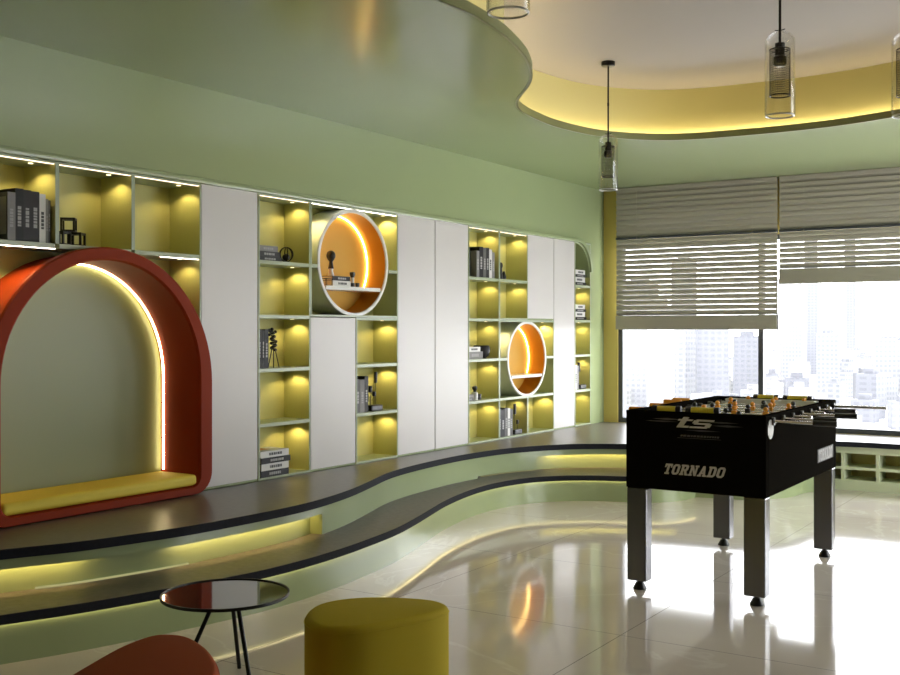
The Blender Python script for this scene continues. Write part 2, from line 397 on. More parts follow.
area2 = sum(LIP[i][0] * LIP[(i + 1) % len(LIP)][1] - LIP[(i + 1) % len(LIP)][0] * LIP[i][1] for i in range(len(LIP)))
sgn = -1 if area2 > 0 else 1     # outward offset sign (left of travel is +)
struct('trim_3', B().strip(LIPc, ZC - 0.002, ZC + 0.045, sgn * -0.004, sgn * 0.012), M['lip'], smooth=30)
struct('trim_4', B().strip(LIPc, ZC + 0.03, ZU, sgn * 0.15, sgn * 0.18), M['cove'], smooth=30)
tag(obj('cove_light_strip', B().strip(LIPc, ZC + 0.031, ZC + 0.043, sgn * 0.115, sgn * 0.14), M['led_cove']), 'warm light strip hidden in the curved ceiling cove', 'light strip')

# ------------------------------------------------------------------ windows
def window(name, xs, y0, z0, z1):
    w = struct_root(name, ((xs[0] + xs[-1]) / 2, y0 + 0.04, z0))
    b = B(); t = 0.045
    b.box(xs[0], xs[-1] + t, y0, y0 + 0.08, z0, z0 + t); b.box(xs[0], xs[-1] + t, y0, y0 + 0.08, z1 - t, z1)
    for x in xs: b.box(x, x + t, y0, y0 + 0.08, z0 + t, z1 - t)
    struct('window_frame', b, M['frame'], parent=w)
    for a, c in zip(xs, xs[1:]): struct('window_pane', B().box(a + t - .005, c + .005, y0 + 0.035, y0 + 0.045, z0 + t - .005, z1 - t + .005), M['glass'], parent=w)
window('window_1', [0.178, 1.555, 2.935, 4.315, 5.695], YF + 0.02, 0.402, ytop)
w = struct_root('added_window', (XR + 0.05, 7.85, 0.08)); b = B()  # unseen side window, added to bring daylight to the far end
b.box(XR + .02, XR + .1, 6.2, 9.5, .08, .125); b.box(XR + .02, XR + .1, 6.2, 9.5, 2.405, 2.45)
for y in (6.2, 7.83, 9.455): b.box(XR + .02, XR + .1, y, y + .045, .125, 2.405)
struct('window_frame', b, M['frame'], parent=w)
struct('window_pane', B().box(XR + .055, XR + .065, 6.22, 9.48, .1, 2.43), M['glass'], parent=w)

# ------------------------------------------------------------------ stepped platform
up_pts = [(0.05, 1.25), (0.30, 2.05), (0.513, 2.69), (0.650, 2.988), (0.727, 3.265), (0.774, 3.485), (0.800, 3.759), (0.813, 4.05), (0.806, 4.302), (0.768, 4.545), (0.695, 4.84), (0.575, 5.191), (0.465, 5.505), (0.402, 5.80), (0.352, 6.28), (0.347, 6.667), (0.398, 7.09), (0.52, 7.42), (0.70, 7.68), (1.044, 7.91), (1.55, 8.04), (1.98, 8.14), (2.19, 8.42), (2.26, 8.80), (2.40, 9.03)]
UP = spline(up_pts, 6) + [(2.6, 9.06), (5.9, 9.06)]
lo_pts = [(0.05, 0.80), (0.45, 1.75), (0.755, 2.544), (0.866, 2.821), (0.94, 3.069), (1.045, 3.50), (1.082, 3.742), (1.090, 3.98), (1.074, 4.278), (1.042, 4.53), (0.985, 4.86), (0.895, 5.18), (0.785, 5.52), (0.689, 5.82), (0.605, 6.18), (0.566, 6.45), (0.562, 6.725), (0.632, 7.065), (0.789, 7.293), (1.0, 7.44), (1.2, 7.52), (1.40, 7.61), (1.54, 7.79), (1.59, 8.04)]
LO = spline(lo_pts, 6)
INS = 0.022   # travel is +y, the platform lies to the left (+)
def sub(path, f): return [p for p in path if f(p)]
plat = thing('upper_platform', (0.3, 5.0, 0.0), 'curved upper green platform with grey stone top along the shelf wall', 'platform')
def slab(path, z0, z1, close):
    return B().prism(path + close, z0, z1)
obj('stone_top', slab(UP, ZP - 0.042, ZP, [(5.9, YF - 0.001), (XW + 0.0005, YF - 0.001)]), M['slab'], plat, bevel=0.004)
UPS = [p for p in UP if p[0] < 2.37]           # the stepped part, before the window bench
obj('edge_band', B().strip(UP, ZP - 0.0425, ZP - 0.001, -0.0015, 0.006), M['slab_edge'], plat, smooth=40)
obj('fascia', B().strip(UPS, 0.312, ZP - 0.042, INS, INS + 0.02), M['green'], plat, smooth=40)
obj('recess_back', B().strip(sub(UPS, lambda p: True), 0.0, ZP - 0.042, INS + 0.075, INS + 0.095), M['green'], plat, smooth=40)
iy = lambda y: min(range(len(UPS)), key=lambda i: abs(UPS[i][1] - y) + (5 if UPS[i][0] > 1.3 and y < 8.0 else 0))
a, c = iy(4.52), iy(6.80)
obj('riser', B().strip(UPS[a:c + 1], 0.0, 0.312, INS, INS + 0.075), M['green'], plat, smooth=40)
e0 = min(range(len(UPS)), key=lambda i: abs(UPS[i][0] - 1.50))
obj('riser', B().strip(UPS[e0:], 0.0, 0.312, INS, INS + 0.075), M['green'], plat, smooth=40)
q1 = iy(7.42)
obj('recess_panel', B().strip(UPS[c:q1 + 1], 0.212, 0.316, INS + 0.018, INS + 0.04), M['green'], plat, smooth=40)
for s0, s1, z0, d in ((2, iy(3.02), 0.338, 0.026), (iy(3.50), a - 1, 0.338, 0.026), (q1 + 2, e0 - 1, 0.338, 0.026)):
    obj('light_strip', B().strip(UPS[s0:s1 + 1], z0, z0 + 0.012, INS + d, INS + d + 0.010), M['led_step'], plat)
obj('light_strip', B().strip(UPS[iy(2.84):iy(3.56) + 1], 0.2002, 0.207, INS + 0.062, INS + 0.073), M['dim_glow'], plat)  # no LED here: reflected light at the recess foot, drawn as a glow
obj('light_strip', B().strip(UPS[c + 1:q1 + 1], 0.202, 0.2045, INS + 0.022, INS + 0.030), M['dim_glow'], plat)

low = thing('lower_step', (0.5, 4.5, 0.0), 'lower curved green step with grey stone tread in front of the platform', 'step')
back = [p for p in offset(UPS, INS + 0.139) if p[1] > 1.6 and p[0] < 1.6 and p[1] < 8.2]
LOS = LO
tread_back = [p for p in offset(UPS, INS + 0.073)]
tb = [p for p in tread_back if p[1] > 1.75 and p[0] < 1.56]
obj('stone_tread', B().prism(LOS + tb[::-1], ZS - 0.04, ZS - 0.0005), M['tread'], low, bevel=0.004)
obj('edge_band', B().strip(LOS, ZS - 0.0405, ZS - 0.0015, -0.0015, 0.006), M['slab_edge'], low, smooth=40)
obj('riser', B().strip(LOS, 0.0, ZS - 0.04, INS, INS + 0.02), M['green'], low, smooth=40)
obj('light_strip', B().strip(LOS, ZS - 0.0412, ZS - 0.0402, 0.012, 0.021), M['led_nose'], low)

# window bench with its open cubbies, under the stone top
wb = thing('window_bench', (4.0, 9.3, 0.0), 'low brightly lit green bench of open cubbies under the window', 'bench')
b = B(); b.box(2.30, 5.85, 9.10, 9.38, 0.30, ZP - 0.043); b.box(2.30, 5.85, 9.10, 9.38, 0.0, 0.085)
obj('case', b, M['bench'], wb)
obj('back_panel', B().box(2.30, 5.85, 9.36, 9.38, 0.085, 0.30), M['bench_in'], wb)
obj('shelf', B().box(2.32, 5.85, 9.102, 9.36, 0.168, 0.19), M['bench'], wb)
for k in range(13): obj('divider', B().box(2.443 - 0.02 + 0.27 * k, 2.448 + 0.27 * k, 9.101, 9.36, 0.085, 0.30), M['bench'], wb)

# ------------------------------------------------------------------ shelving
def spot(name, loc, e, parent, size=140, col=(1.0, 0.78, 0.36)):
    d = bpy.data.lights.new(name, 'SPOT'); d.energy = e * 0.95; d.color = col; d.spot_size = math.radians(size); d.spot_blend = 0.4; d.shadow_soft_size = 0.012
    o = bpy.data.objects.new(name, d); COL.objects.link(o); o.parent = parent; o.location = Vector(loc) - WL[parent.name]
def puck(y, z, parent, e=1.5, x=-0.055):
    k = obj('downlight', B().cyl((x, y, z - 0.002), (x, y, z), 0.012, n=14), M['puck'], parent)
    spot('downlight_beam', (x, y, z - 0.012), e, parent)
def led(y0, y1, z, parent, m='led_top', x0=0.017, x1=0.025):
    obj('light_strip', B().box(x0, x1, y0, y1, z - 0.004, z), M[m], parent)
T = 0.011
def bookcase(name, label, y0, y1, z0, z1, shelves, divs=(), sides=True, back='shelf_in', cat='bookcase', bottom=True, XB=XB):
    """open case between z0 and z1; shelves: (y0,y1,ztop)"""
    t = thing(name, (XB, (y0 + y1) / 2, z0), label, cat)
    for q in (y0, y1 - T):
        obj('side_panel', B().box(XB, XW, q, q + T, z0, z1), M['shelf_in'], t)
        obj('edge_band', B().box(XW, XW + 0.002, q, q + T, z0, z1), M['shelf_edge'], t)
    obj('top_panel', B().box(XB, XW + 0.001, y0 + T, y1 - T, z1 - 0.018, z1), M['shelf_edge'], t)
    if bottom: obj('bottom_panel', B().box(XB, XW + 0.001, y0 + T, y1 - T, z0, z0 + 0.012), M['shelf_top'], t)
    obj('back_panel', B().box(XB - 0.015, XB, y0, y1, z0, z1), M[back], t)
    for (s0, s1, z) in shelves: obj('shelf', B().box(XB, XW + 0.001, s0, s1, z - 0.024, z), M['shelf_top'], t, bevel=0.002, seg=1)
    for (yy, a, c) in divs:
        obj('divider', B().box(XB, XW, yy - T, yy + T, a, c), M['shelf_in'], t)
        obj('edge_band', B().box(XW, XW + 0.002, yy - T, yy + T, a, c), M['shelf_edge'], t)
    return t
def cabinet(name, label, y0, y1, z0, z1):
    t = thing(name, (XB, (y0 + y1) / 2, z0), label, 'cabinet')
    obj('cabinet_body', B().box(XB, XW - 0.024, y0, y1, z0, z1), M['dark_gap'], t)
    obj('door', B().box(XW - 0.022, XW, y0 + 0.003, y1 - 0.003, z0 + 0.012, z1 - 0.004), M['door'], t, bevel=0.002, seg=1)
    obj('plinth', B().box(XW - 0.022, XW - 0.004, y0 + 0.001, y1 - 0.001, z0, z0 + 0.011), M['green'], t)
    return t

R4, R3, R2, R1 = 1.730, 1.40, 1.074, 0.742
zp = ZP + 0.001
# unit round the red arch
A = bookcase('bookcase', 'open warm-lit shelf unit behind and above the red arch', 2.862, 4.310, zp, ZT + 0.018,
             [(2.873, 3.345, R4), (3.367, 3.40, R4), (3.395, 3.814, R4), (3.836, 4.299, R4)], [(3.356, R4, ZT), (3.825, R4, ZT)], XB=-0.212)
for y0, y1 in ((2.88, 3.343), (3.37, 3.812), (3.84, 4.297)): led(y0, y1, ZT, A); puck(y1 - 0.075, ZT - 0.001, A, 1.3)
led(2.88, 3.35, R4 - 0.024, A, 'led_white'); led(4.02, 4.297, R4 - 0.024, A, 'led_white'); puck(4.23, R4 - 0.025, A, 1.0); puck(2.95, R4 - 0.025, A, 3.5, x=-0.02); puck(3.12, R4 - 0.025, A, 3.0, x=-0.02)  # last two downlights are added to brighten the arch's outer side
cabinet('cabinet', 'tall grey-white cabinet door just right of the red arch', 4.312, 4.774, zp, ZT + 0.018)
Cb = bookcase('bookcase', 'narrow five-shelf bookcase between the arch-side cabinet and the larger round niche', 4.776, 5.254, zp, ZT + 0.018,
              [(4.787, 5.243, z) for z in (R4, R3, R2, R1)])
led(4.79, 5.24, ZT, Cb)
for z in (ZT, R4 - .024, R3 - .024, R2 - .024, R1 - .024): puck(5.18, z - .001, Cb, 1.5)
D = bookcase('bookcase', 'wide open bay holding the larger orange round niche, upper middle of the wall', 5.256, 6.214, R3 - 0.006, ZT + 0.018,
             [(5.267, 5.326, R4), (6.104, 6.203, R4)], bottom=True)
led(5.27, 6.20, ZT, D, 'led_white'); puck(6.15, ZT - .001, D, 2.6); puck(5.30, ZT - .001, D, 3.0)
cabinet('cabinet', 'shorter grey-white cabinet door below the larger round niche', 5.258, 5.728, zp, R3 - 0.008)
E_ = bookcase('bookcase', 'narrow three-shelf bookcase below the right half of the larger round niche', 5.730, 6.214, zp, R3 - 0.008,
              [(5.741, 6.203, z) for z in (R2, R1)])
for z in (R3 - .026, R2 - .024, R1 - .024): puck(6.14, z - .001, E_, 1.5)
cabinet('cabinet', 'left one of the two tall white doors in the middle of the wall', 6.216, 6.694, zp, ZT + 0.018)
cabinet('cabinet', 'right one of the two tall white doors in the middle of the wall', 6.696, 7.166, zp, ZT + 0.018)
G = bookcase('bookcase', 'five-shelf bookcase right of the two middle tall white doors', 7.168, 7.652, zp, ZT + 0.018, [(7.179, 7.641, z) for z in (R4, R3, R2, R1)])
led(7.18, 7.64, ZT, G)
for z in (ZT, R4 - .024, R3 - .024, R2 - .024, R1 - .024): puck(7.578, z - .001, G, 1.2)
G2 = bookcase('bookcase', 'two-shelf bookcase above left of the smaller orange round niche', 7.654, 8.140, R3 - 0.006, ZT + 0.018, [(7.665, 8.129, R4)])
led(7.67, 8.125, ZT, G2)
for z in (ZT, R4 - .024): puck(8.066, z - .001, G2, 1.3)
H = bookcase('bookcase', 'wide open bay holding the smaller orange round niche, with two cells below', 7.654, 8.632, zp, R3 - 0.008,
             [(7.665, 8.621, R1), (7.665, 7.787, R2), (8.493, 8.621, R2)], [(8.140, zp + .012, R1 - .024)])
puck(7.72, R3 - .027, H, 2.6); puck(8.57, R3 - .027, H, 2.6); puck(8.08, R1 - .025, H, 0.7); puck(8.57, R1 - .025, H, 1.4)
cabinet('cabinet', 'short white cabinet door above the right part of the smaller round niche', 8.142, 8.632, R3 - 0.006, ZT + 0.018)
cabinet('cabinet', 'tall white cabinet door nearest the window', 8.634, 9.056, zp, ZT + 0.018)
I_ = bookcase('bookcase', 'slim bookcase with a rounded top corner at the window end of the wall', 9.058, 9.398, zp, ZT + 0.018, [(9.069, 9.387, z) for z in (R4, R3, R2, R1)])
for z in (R4 - .024, R3 - .024, R2 - .024, R1 - .024): puck(9.32, z - .001, I_, 1.1)

# ------------------------------------------------------------------ red arch nook
def arch_loop(cy, hw, zb, ztop, rc, n=40):
    zc = ztop - hw; pts = []
    for i in range(n + 1):
        a = PI * i / n; pts.append((cy + hw * math.cos(a), zc + hw * math.sin(a)))
    for i in range(9):
        a = PI + PI / 2 * i / 8; pts.append((cy - hw + rc + rc * math.cos(a), zb + rc + rc * math.sin(a)))
    for i in range(9):
        a = 1.5 * PI + PI / 2 * i / 8; pts.append((cy + hw - rc + rc * math.cos(a), zb + rc + rc * math.sin(a)))
    return pts
AC = 3.604
def al(hw, zb, zt, rc, x): return [(x, y, z) for y, z in arch_loop(AC, hw, zb, zt, rc)]
za = ZP + 0.001
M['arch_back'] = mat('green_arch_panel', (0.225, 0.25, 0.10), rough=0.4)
an = thing('arch_nook', (0.0, AC, za), 'large terracotta red arch nook standing on the platform at the left', 'nook')
loops = [al(.68, za, 1.690, .12, -0.198), al(.690, za, 1.700, .12, XW), al(.707, za, 1.722, .12, 0.062), al(.71, za, 1.725, .12, 0.110), al(.703, za + .006, 1.718, .115, 0.120),
         al(.622, .442, 1.668, .065, 0.120), al(.610, .448, 1.658, .06, 0.108), al(.605, .450, 1.655, .06, -0.198), al(.68, za, 1.690, .12, -0.198)]
obj('arch_frame', B().loft(loops), M['red'], an, smooth=35)
lp = arch_loop(AC, .606, .449, 1.656, .06)
obj('back_panel', B().prism_map(lp, lambda u, v, d: (d, u, v), -0.198, -0.184), M['arch_back'], an)
strip_in = [p for p in arch_loop(AC, .601, .449, 1.651, .06)][:42] 
led_path = [(AC + .601, 0.52)] + strip_in + [(AC - .601, 0.52)]
b = B(); b.tube([(-0.160, u, v) for u, v in led_path], 0.005, n=6)
obj('light_strip', b, M['led_arch'], an)
cu = B(); cu.box(-0.182, 0.113, AC - .603, AC + .603, 0.4505, 0.512)
tag(obj('seat_cushion', cu, M['cushion'], bevel=0.022, seg=4, smooth=40), 'flat yellow seat cushion lying inside the red arch', 'cushion')

# ------------------------------------------------------------------ round niches
def round_niche(cy, cz, R, label, shelf_z, back_x=-0.14):
    t = thing('round_niche', (0.0, cy, cz - R), label, 'niche')
    n = 64
    def ring(r, x): return [(x, cy + 1.07 * r * math.cos(2 * PI * i / n), cz + r * math.sin(2 * PI * i / n)) for i in range(n)]
    obj('outer_tube', B().loft([ring(R - .014, XB + .002), ring(R, XB + .002), ring(R, 0.020), ring(R - .014, 0.020), ring(R - .014, XB + .002)]), M['niche_out'], t, smooth=40)
    obj('rim', B().loft([ring(R - .026, 0.020), ring(R, 0.020), ring(R, 0.026), ring(R - .004, 0.030), ring(R - .022, 0.030), ring(R - .026, 0.026), ring(R - .026, 0.020)]), M['niche_rim'], t, smooth=40)
    obj('inner_lining', B().loft([ring(R - .026, back_x), ring(R - .015, back_x), ring(R - .015, 0.0205), ring(R - .026, 0.0205), ring(R - .026, back_x)]), M['orange'], t, smooth=40)
    obj('back_panel', B().prism_map([(p[1], p[2]) for p in ring(R - .0155, 0)], lambda u, v, d: (d, u, v), back_x - .012, back_x), M['orange_back'], t)
    b = B(); r = R - .036; a0 = math.asin((shelf_z - cz) / r)
    b.tube([(back_x + .010, cy + 1.07 * r * math.cos(a), cz + r * math.sin(a)) for a in [a0 + .02 + (PI - 2 * a0 - .04) * i / 48 for i in range(49)]], 0.005, n=6)
    obj('light_strip', b, M['led_orange'], t)
    hw = 1.07 * math.sqrt((R - .027) ** 2 - max(abs(shelf_z - cz), abs(shelf_z - .026 - cz)) ** 2)
    obj('shelf', B().box(back_x, 0.026, cy - hw, cy + hw, shelf_z - .026, shelf_z), M['niche_rim'], t, bevel=.002, seg=1)
    return t
round_niche(5.715, 1.758, .362, 'larger round orange niche with white rim, upper middle of the shelf wall', 1.598)
round_niche(8.14, 1.056, .328, 'smaller round orange niche with white rim, nearer the window', 0.92)

# ------------------------------------------------------------------ books and ornaments
def book_up(y0, th, z, h, m, label, group=None, x1=0.008, dep=0.15, title='print_pale', band=None, lean=0.0):
    y0 -= 0.008
    t = thing('book', (x1 - dep / 2, y0 + th / 2, z), label, 'book', group)
    b = B(); b.box(x1 - dep, x1, y0, y0 + .003, z, z + h); b.box(x1 - dep, x1, y0 + th - .003, y0 + th, z, z + h); b.box(x1 - .004, x1, y0 + .003, y0 + th - .003, z, z + h)
    obj('cover', b, M[m], t)
    obj('pages', B().box(x1 - dep + .004, x1 - .004, y0 + .003, y0 + th - .003, z + .003, z + h - .004), M['pages'], t)
    if title:
        b = B(); zz = z + h * .28; c = y0 + th / 2; w = max(.003, th * .22)
        while zz < z + h * .62:
            l = random.uniform(.008, .02); b.box(x1, x1 + .0006, c - w, c + w, zz, zz + l); zz += l + .004
        obj('spine_print', b, M[title], t)
    if band: obj('cover_picture', B().box(x1 - dep * .9, x1 - .012, y0 - .0007, y0, z + .03, z + h - .02), M[band], t)
    return t
def book_flat(y0, y1, z, th, m, label, group=None, x1=0.0, dep=0.17, title='print_pale', top=None):
    t = thing('book', (x1 - dep / 2, (y0 + y1) / 2, z), label, 'book', group)
    b = B(); b.box(x1 - dep, x1, y0, y1, z, z + .003); b.box(x1 - dep, x1, y0, y1, z + th - .003, z + th); b.box(x1 - .004, x1, y0, y1, z + .003, z + th - .003)
    obj('cover', b, M[m], t)
    obj('pages', B().box(x1 - dep + .004, x1 - .004, y0 + .004, y1 - .004, z + .003, z + th - .003), M['pages'], t)
    if title:
        b = B(); yy = y0 + (y1 - y0) * .3; c = z + th / 2; w = max(.002, th * .2)
        while yy < y0 + (y1 - y0) * .72:
            l = random.uniform(.008, .022); b.box(x1, x1 + .0006, yy, yy + l, c - w, c + w); yy += l + .004
        obj('spine_print', b, M[title], t)
    if top: obj('cover_picture', B().box(x1 - dep + .01, x1 - .06, y0 + .01, y1 - .1, z + th, z + th + .0007), M[top], t)
    return t

g = 'books standing above the red arch'
s = R4
book_up(2.995, .030, s, .215, 'bk_char', 'charcoal book at the left frame edge above the red arch', g, x1=-.01)
book_up(3.107, .042, s, .228, 'bk_grey', 'grey-spined book with a picture cover, left of the black books above the arch', g, band='bk_white')
book_up(3.149, .043, s, .250, 'bk_black', 'black book between grey and charcoal spines above the arch', g)
book_up(3.192, .043, s, .247, 'bk_char', 'charcoal book right beside the black one above the arch', g)
book_up(3.235, .045, s, .244, 'bk_char', 'charcoal book touching the white book above the arch', g)
book_up(3.280, .035, s, .237, 'bk_white', 'white-spined book above the arch', g, title='print_dark')
book_up(3.3155, .014, s, .215, 'bk_grey', 'thin grey book beside the white spine above the arch', g)
book_up(3.330, .013, s, .210, 'bk_mid', 'thin dark grey book against the divider above the arch', g)
# three open cube frames
def cube_frame(c, s_, rz, label):
    t = .0105; b = B(); h = s_ / 2
    for sx in (-1, 1):
        for sy in (-1, 1):
            b.box(sx * h - (t if sx > 0 else 0), sx * h + (0 if sx > 0 else t), sy * h - (t if sy > 0 else 0), sy * h + (0 if sy > 0 else t), 0, s_)
            b.box(sx * h - (t if sx > 0 else 0), sx * h + (0 if sx > 0 else t), -h, h, 0 if sy < 0 else s_ - t, t if sy < 0 else s_)
            b.box(-h, h, sx * h - (t if sx > 0 else 0), sx * h + (0 if sx > 0 else t), 0 if sy < 0 else s_ - t, t if sy < 0 else s_)
    bmesh.ops.rotate(b.bm, verts=b.bm.verts, cent=(0, 0, 0), matrix=Matrix.Rotation(rz, 3, 'Z')); bmesh.ops.translate(b.bm, verts=b.bm.verts, vec=c)
    tag(obj('cube_ornament', b, M['black'], fix=False), label, 'ornament', 'open black cube frames')
cube_frame((-.07, 3.455, s + .0005), .071, .35, 'open black cube frame, lower left of the three beside the books')
cube_frame((-.07, 3.548, s + .0005), .071, .55, 'open black cube frame, lower right of the three beside the books')
cube_frame((-.07, 3.500, s + .0715), .071, .75, 'open black cube frame balanced on top of the two others')

g = 'books lying in the top cell of the five-shelf bookcase'
book_flat(4.80, 5.02, R4, .026, 'bk_black', 'black book at the bottom of the flat pile beside the wheel ornament', g)
book_flat(4.80, 5.005, R4 + .0262, .032, 'bk_char', 'charcoal book in the middle of the flat pile beside the wheel ornament', g)
book_flat(4.80, 4.985, R4 + .0584, .034, 'bk_grey', 'pale grey book on top of the flat pile beside the wheel ornament', g)
w = thing('wheel_ornament', (-.04, 5.105, R4), 'black wheel-shaped ornament of rings standing on a shelf', 'ornament')
cz = R4 + .052
b = B()
for rz in (0.2, 1.2, 2.2):
    b.tube([(-.04 + .045 * math.cos(a) * math.sin(rz), 5.105 + .045 * math.cos(a) * math.cos(rz), cz + .045 * math.sin(a)) for a in [2 * PI * i / 28 for i in range(28)]], .0035, n=6, closed=True)
obj('ring_frame', b, M['black_metal'], w, smooth=60)
obj('core', B().sphere((-.04, 5.105, cz - .018), .024), M['black'], w, smooth=60)
obj('stand', B().cyl((-.04, 5.105, R4 + .0002), (-.04, 5.105, R4 + .008), .028, .022), M['black'], w)

g = 'black books standing on the third shelf'
book_up(4.79, .050, R2, .235, 'bk_char', 'dark book with a pale foot, left of the twisted black sculpture', g)
book_up(4.842, .022, R2, .232, 'bk_black', 'slim black book between the dark book and the thick black one', g)
book_up(4.866, .032, R2, .238, 'bk_black', 'thick black book next to the twisted black sculpture', g)
w = thing('abstract_sculpture', (-.02, 4.965, R2), 'twisted black abstract sculpture on thin legs on the third shelf', 'sculpture')
for dx, dy in ((-.02, -.025), (-.02, .025), (.02, -.02), (.02, .03)):
    obj('leg', B().cyl((-.02 + dx, 4.965 + dy, R2 + .0002), (-.02 + dx * .3, 4.965 + dy * .3, R2 + .115), .0032, n=8), M['black'], w)
b = B(); random.seed(3)
pts = []
for i in range(46):
    u = i / 45; pts.append((-.02 + .014 * math.cos(u * 30), 4.958 + .020 * math.sin(u * 30) + .012 * math.sin(u * 5), R2 + .108 + .125 * u))
b.tube(pts, [.0075 + .003 * math.sin(i * 1.7) for i in range(46)], n=8)
b.sphere((-.02, 4.952, R2 + .238), .011); b.sphere((-.02, 4.985, R2 + .222), .010); b.sphere((-.02, 4.93, R2 + .205), .009)
obj('coil_body', b, M['black'], w, smooth=60)

g = 'books piled on the bottom shelf'
z = zp + .0125
book_flat(4.80, 5.050, z, .040, 'bk_black', 'black book lowest in the bottom-shelf pile left of the lower cabinet door', g, x1=.03)
book_flat(4.805, 5.050, z + .0402, .042, 'bk_white', 'white book between the two black ones in the bottom-shelf pile', g, x1=.03, title='print_dark')
book_flat(4.80, 5.060, z + .0824, .036, 'bk_black', 'black book just under the orange-topped one in the bottom-shelf pile', g, x1=.035)
book_flat(4.795, 5.050, z + .1186, .040, 'bk_white', 'white book with an orange cover picture topping the bottom-shelf pile', g, x1=.03, title='print_dark', top='bk_orange')

# objects in the larger round niche
z = 1.598
w = thing('wire_box', (-.02, 5.477, z), 'small open wire box at the left of the larger round niche', 'box')
b = B()
for zz in (0, .045): 
    for (a0, a1, c0, c1) in ((-.05, .01, 5.444, 5.447), (-.05, .01, 5.500, 5.503), (-.05, -.047, 5.444, 5.503), (.007, .01, 5.444, 5.503)): b.box(a0, a1, c0, c1, z + .0002 + zz, z + .0032 + zz)
for a0 in (-.05, .007):
    for c0 in (5.444, 5.500): b.box(a0, a0 + .003, c0, c0 + .003, z + .0002, z + .048)
obj('wire_frame', b, M['black'], w, fix=False)
g = 'books lying in the larger round niche'
book_flat(5.508, 5.697, z + .0002, .036, 'bk_white', 'white book lying in the larger round niche under a black book', g, x1=.01, dep=.115, title='print_dark')
book_flat(5.506, 5.692, z + .0364, .030, 'bk_black', 'black book lying on the white one in the larger round niche', g, x1=.01, dep=.115)
zb = z + .0666
w = thing('pawn_ornament', (-.03, 5.537, zb), 'black knobbed ornament with a pale foot standing on the niche books', 'ornament')
obj('foot', B().lathe([(0, 0), (.022, 0), (.020, .01), (.013, .035), (.016, .048), (0, .048)], (-.03, 5.537, zb + .0002)), M['bk_white'], w, smooth=40)
obj('body', B().lathe([(0, .048), (.020, .048), (.015, .075), (.012, .095), (.022, .108), (.030, .125), (.031, .14), (.025, .158), (.012, .168), (0, .170)], (-.03, 5.537, zb + .0002)), M['black'], w, smooth=60)
w = thing('perfume_bottle', (-.03, 5.767, z), 'little bottle with black ends in the larger round niche', 'bottle')
obj('base', B().lathe([(0, 0), (.018, 0), (.018, .028), (0, .028)], (-.03, 5.767, z + .0002)), M['black'], w, smooth=40)
obj('neck', B().lathe([(0, .028), (.012, .028), (.012, .065), (0, .065)], (-.03, 5.767, z + .0002)), M['bk_white'], w, smooth=40)
obj('stopper', B().lathe([(0, .065), (.012, .065), (.019, .085), (.019, .10), (.012, .104), (0, .104)], (-.03, 5.767, z + .0002)), M['black'], w, smooth=40)
tag(obj('cup', B().lathe([(0, 0), (.013, 0), (.015, .03), (.0125, .03), (.011, .004), (0, .004)], (-.03, 5.822, z + .0002)), M['black'], smooth=40), 'tiny black cup beside the little bottle in the larger niche', 'cup')

g = 'books standing below the larger round niche'
book_up(5.765, .046, R1, .228, 'bk_mid', 'mid grey book farthest left beside the black stem ornament', g)
book_up(5.812, .050, R1, .225, 'bk_grey', 'pale grey book in the middle beside the black stem ornament', g)
book_up(5.863, .040, R1, .246, 'bk_char', 'charcoal book nearest the black stem ornament', g)
def stems(c, z, label, items):
    w = thing('stem_ornament', (c[0], c[1], z), label, 'ornament')
    obj('base', B().box(c[0] - .03, c[0] + .03, c[1] - .065, c[1] + .065, z + .0002, z + .042), M['black'], w, bevel=.008)
    for dy, h, r, l in items:
        s_ = obj('stem', B().cyl((c[0], c[1] + dy, z + .04), (c[0], c[1] + dy, z + h - l * .5), .0022, n=8), M['black'], w)
        obj('stem_tip', B().cyl((c[0], c[1] + dy, z + h - l), (c[0], c[1] + dy, z + h), r, n=12), M['black'], s_, bevel=.003)
stems((-.02, 6.0), R1, 'black ornament of three tipped stems on a block, below the larger niche', ((-.045, .175, .0125, .042), (.0, .135, .0125, .032), (.018, .272, .0115, .078)))

g = 'books standing on the upper shelf right of the tall doors'
book_up(7.185, .150, R4, .236, 'bk_char', 'thick dark book with picture cover, leftmost right of the middle tall doors', g, band='bk_white', x1=-.05, dep=.11)
book_up(7.337, .042, R4, .214, 'bk_grey', 'pale grey book beside the thick dark picture book', g)
book_up(7.380, .060, R4, .248, 'bk_black', 'black book among the standing books right of the middle tall doors', g)
book_up(7.441, .045, R4, .242, 'bk_mid', 'mid grey book right of the black one, upper shelf', g)
book_up(7.487, .047, R4, .246, 'bk_char', 'charcoal book left of the white one, upper shelf', g)
book_up(7.535, .045, R4, .236, 'bk_white', 'white book near the right end of the upper shelf row', g, title='print_dark')
book_up(7.581, .042, R4, .215, 'bk_grey', 'short grey book ending the upper shelf row', g)
w = thing('figurine', (-.02, 7.785, R4), 'small black figurine of two rounded forms on the upper shelf', 'figurine')
obj('tall_form', B().lathe([(0, 0), (.016, 0), (.018, .03), (.012, .06), (.010, .09), (.017, .11), (.016, .13), (.006, .142), (0, .143)], (-.02, 7.765, R4 + .0002)), M['black'], w, smooth=60)
obj('short_form', B().lathe([(0, 0), (.018, 0), (.020, .02), (.014, .05), (.008, .068), (0, .070)], (-.02, 7.815, R4 + .0002)), M['black'], w, smooth=60)
g = 'books lying beside the dark bowl'
book_flat(7.19, 7.44, R2, .058, 'bk_grey', 'thick grey book lying beside the dark bowl', g)
book_flat(7.20, 7.40, R2 + .0582, .038, 'bk_white', 'white book lying on the thick grey one beside the dark bowl', g, title='print_dark')
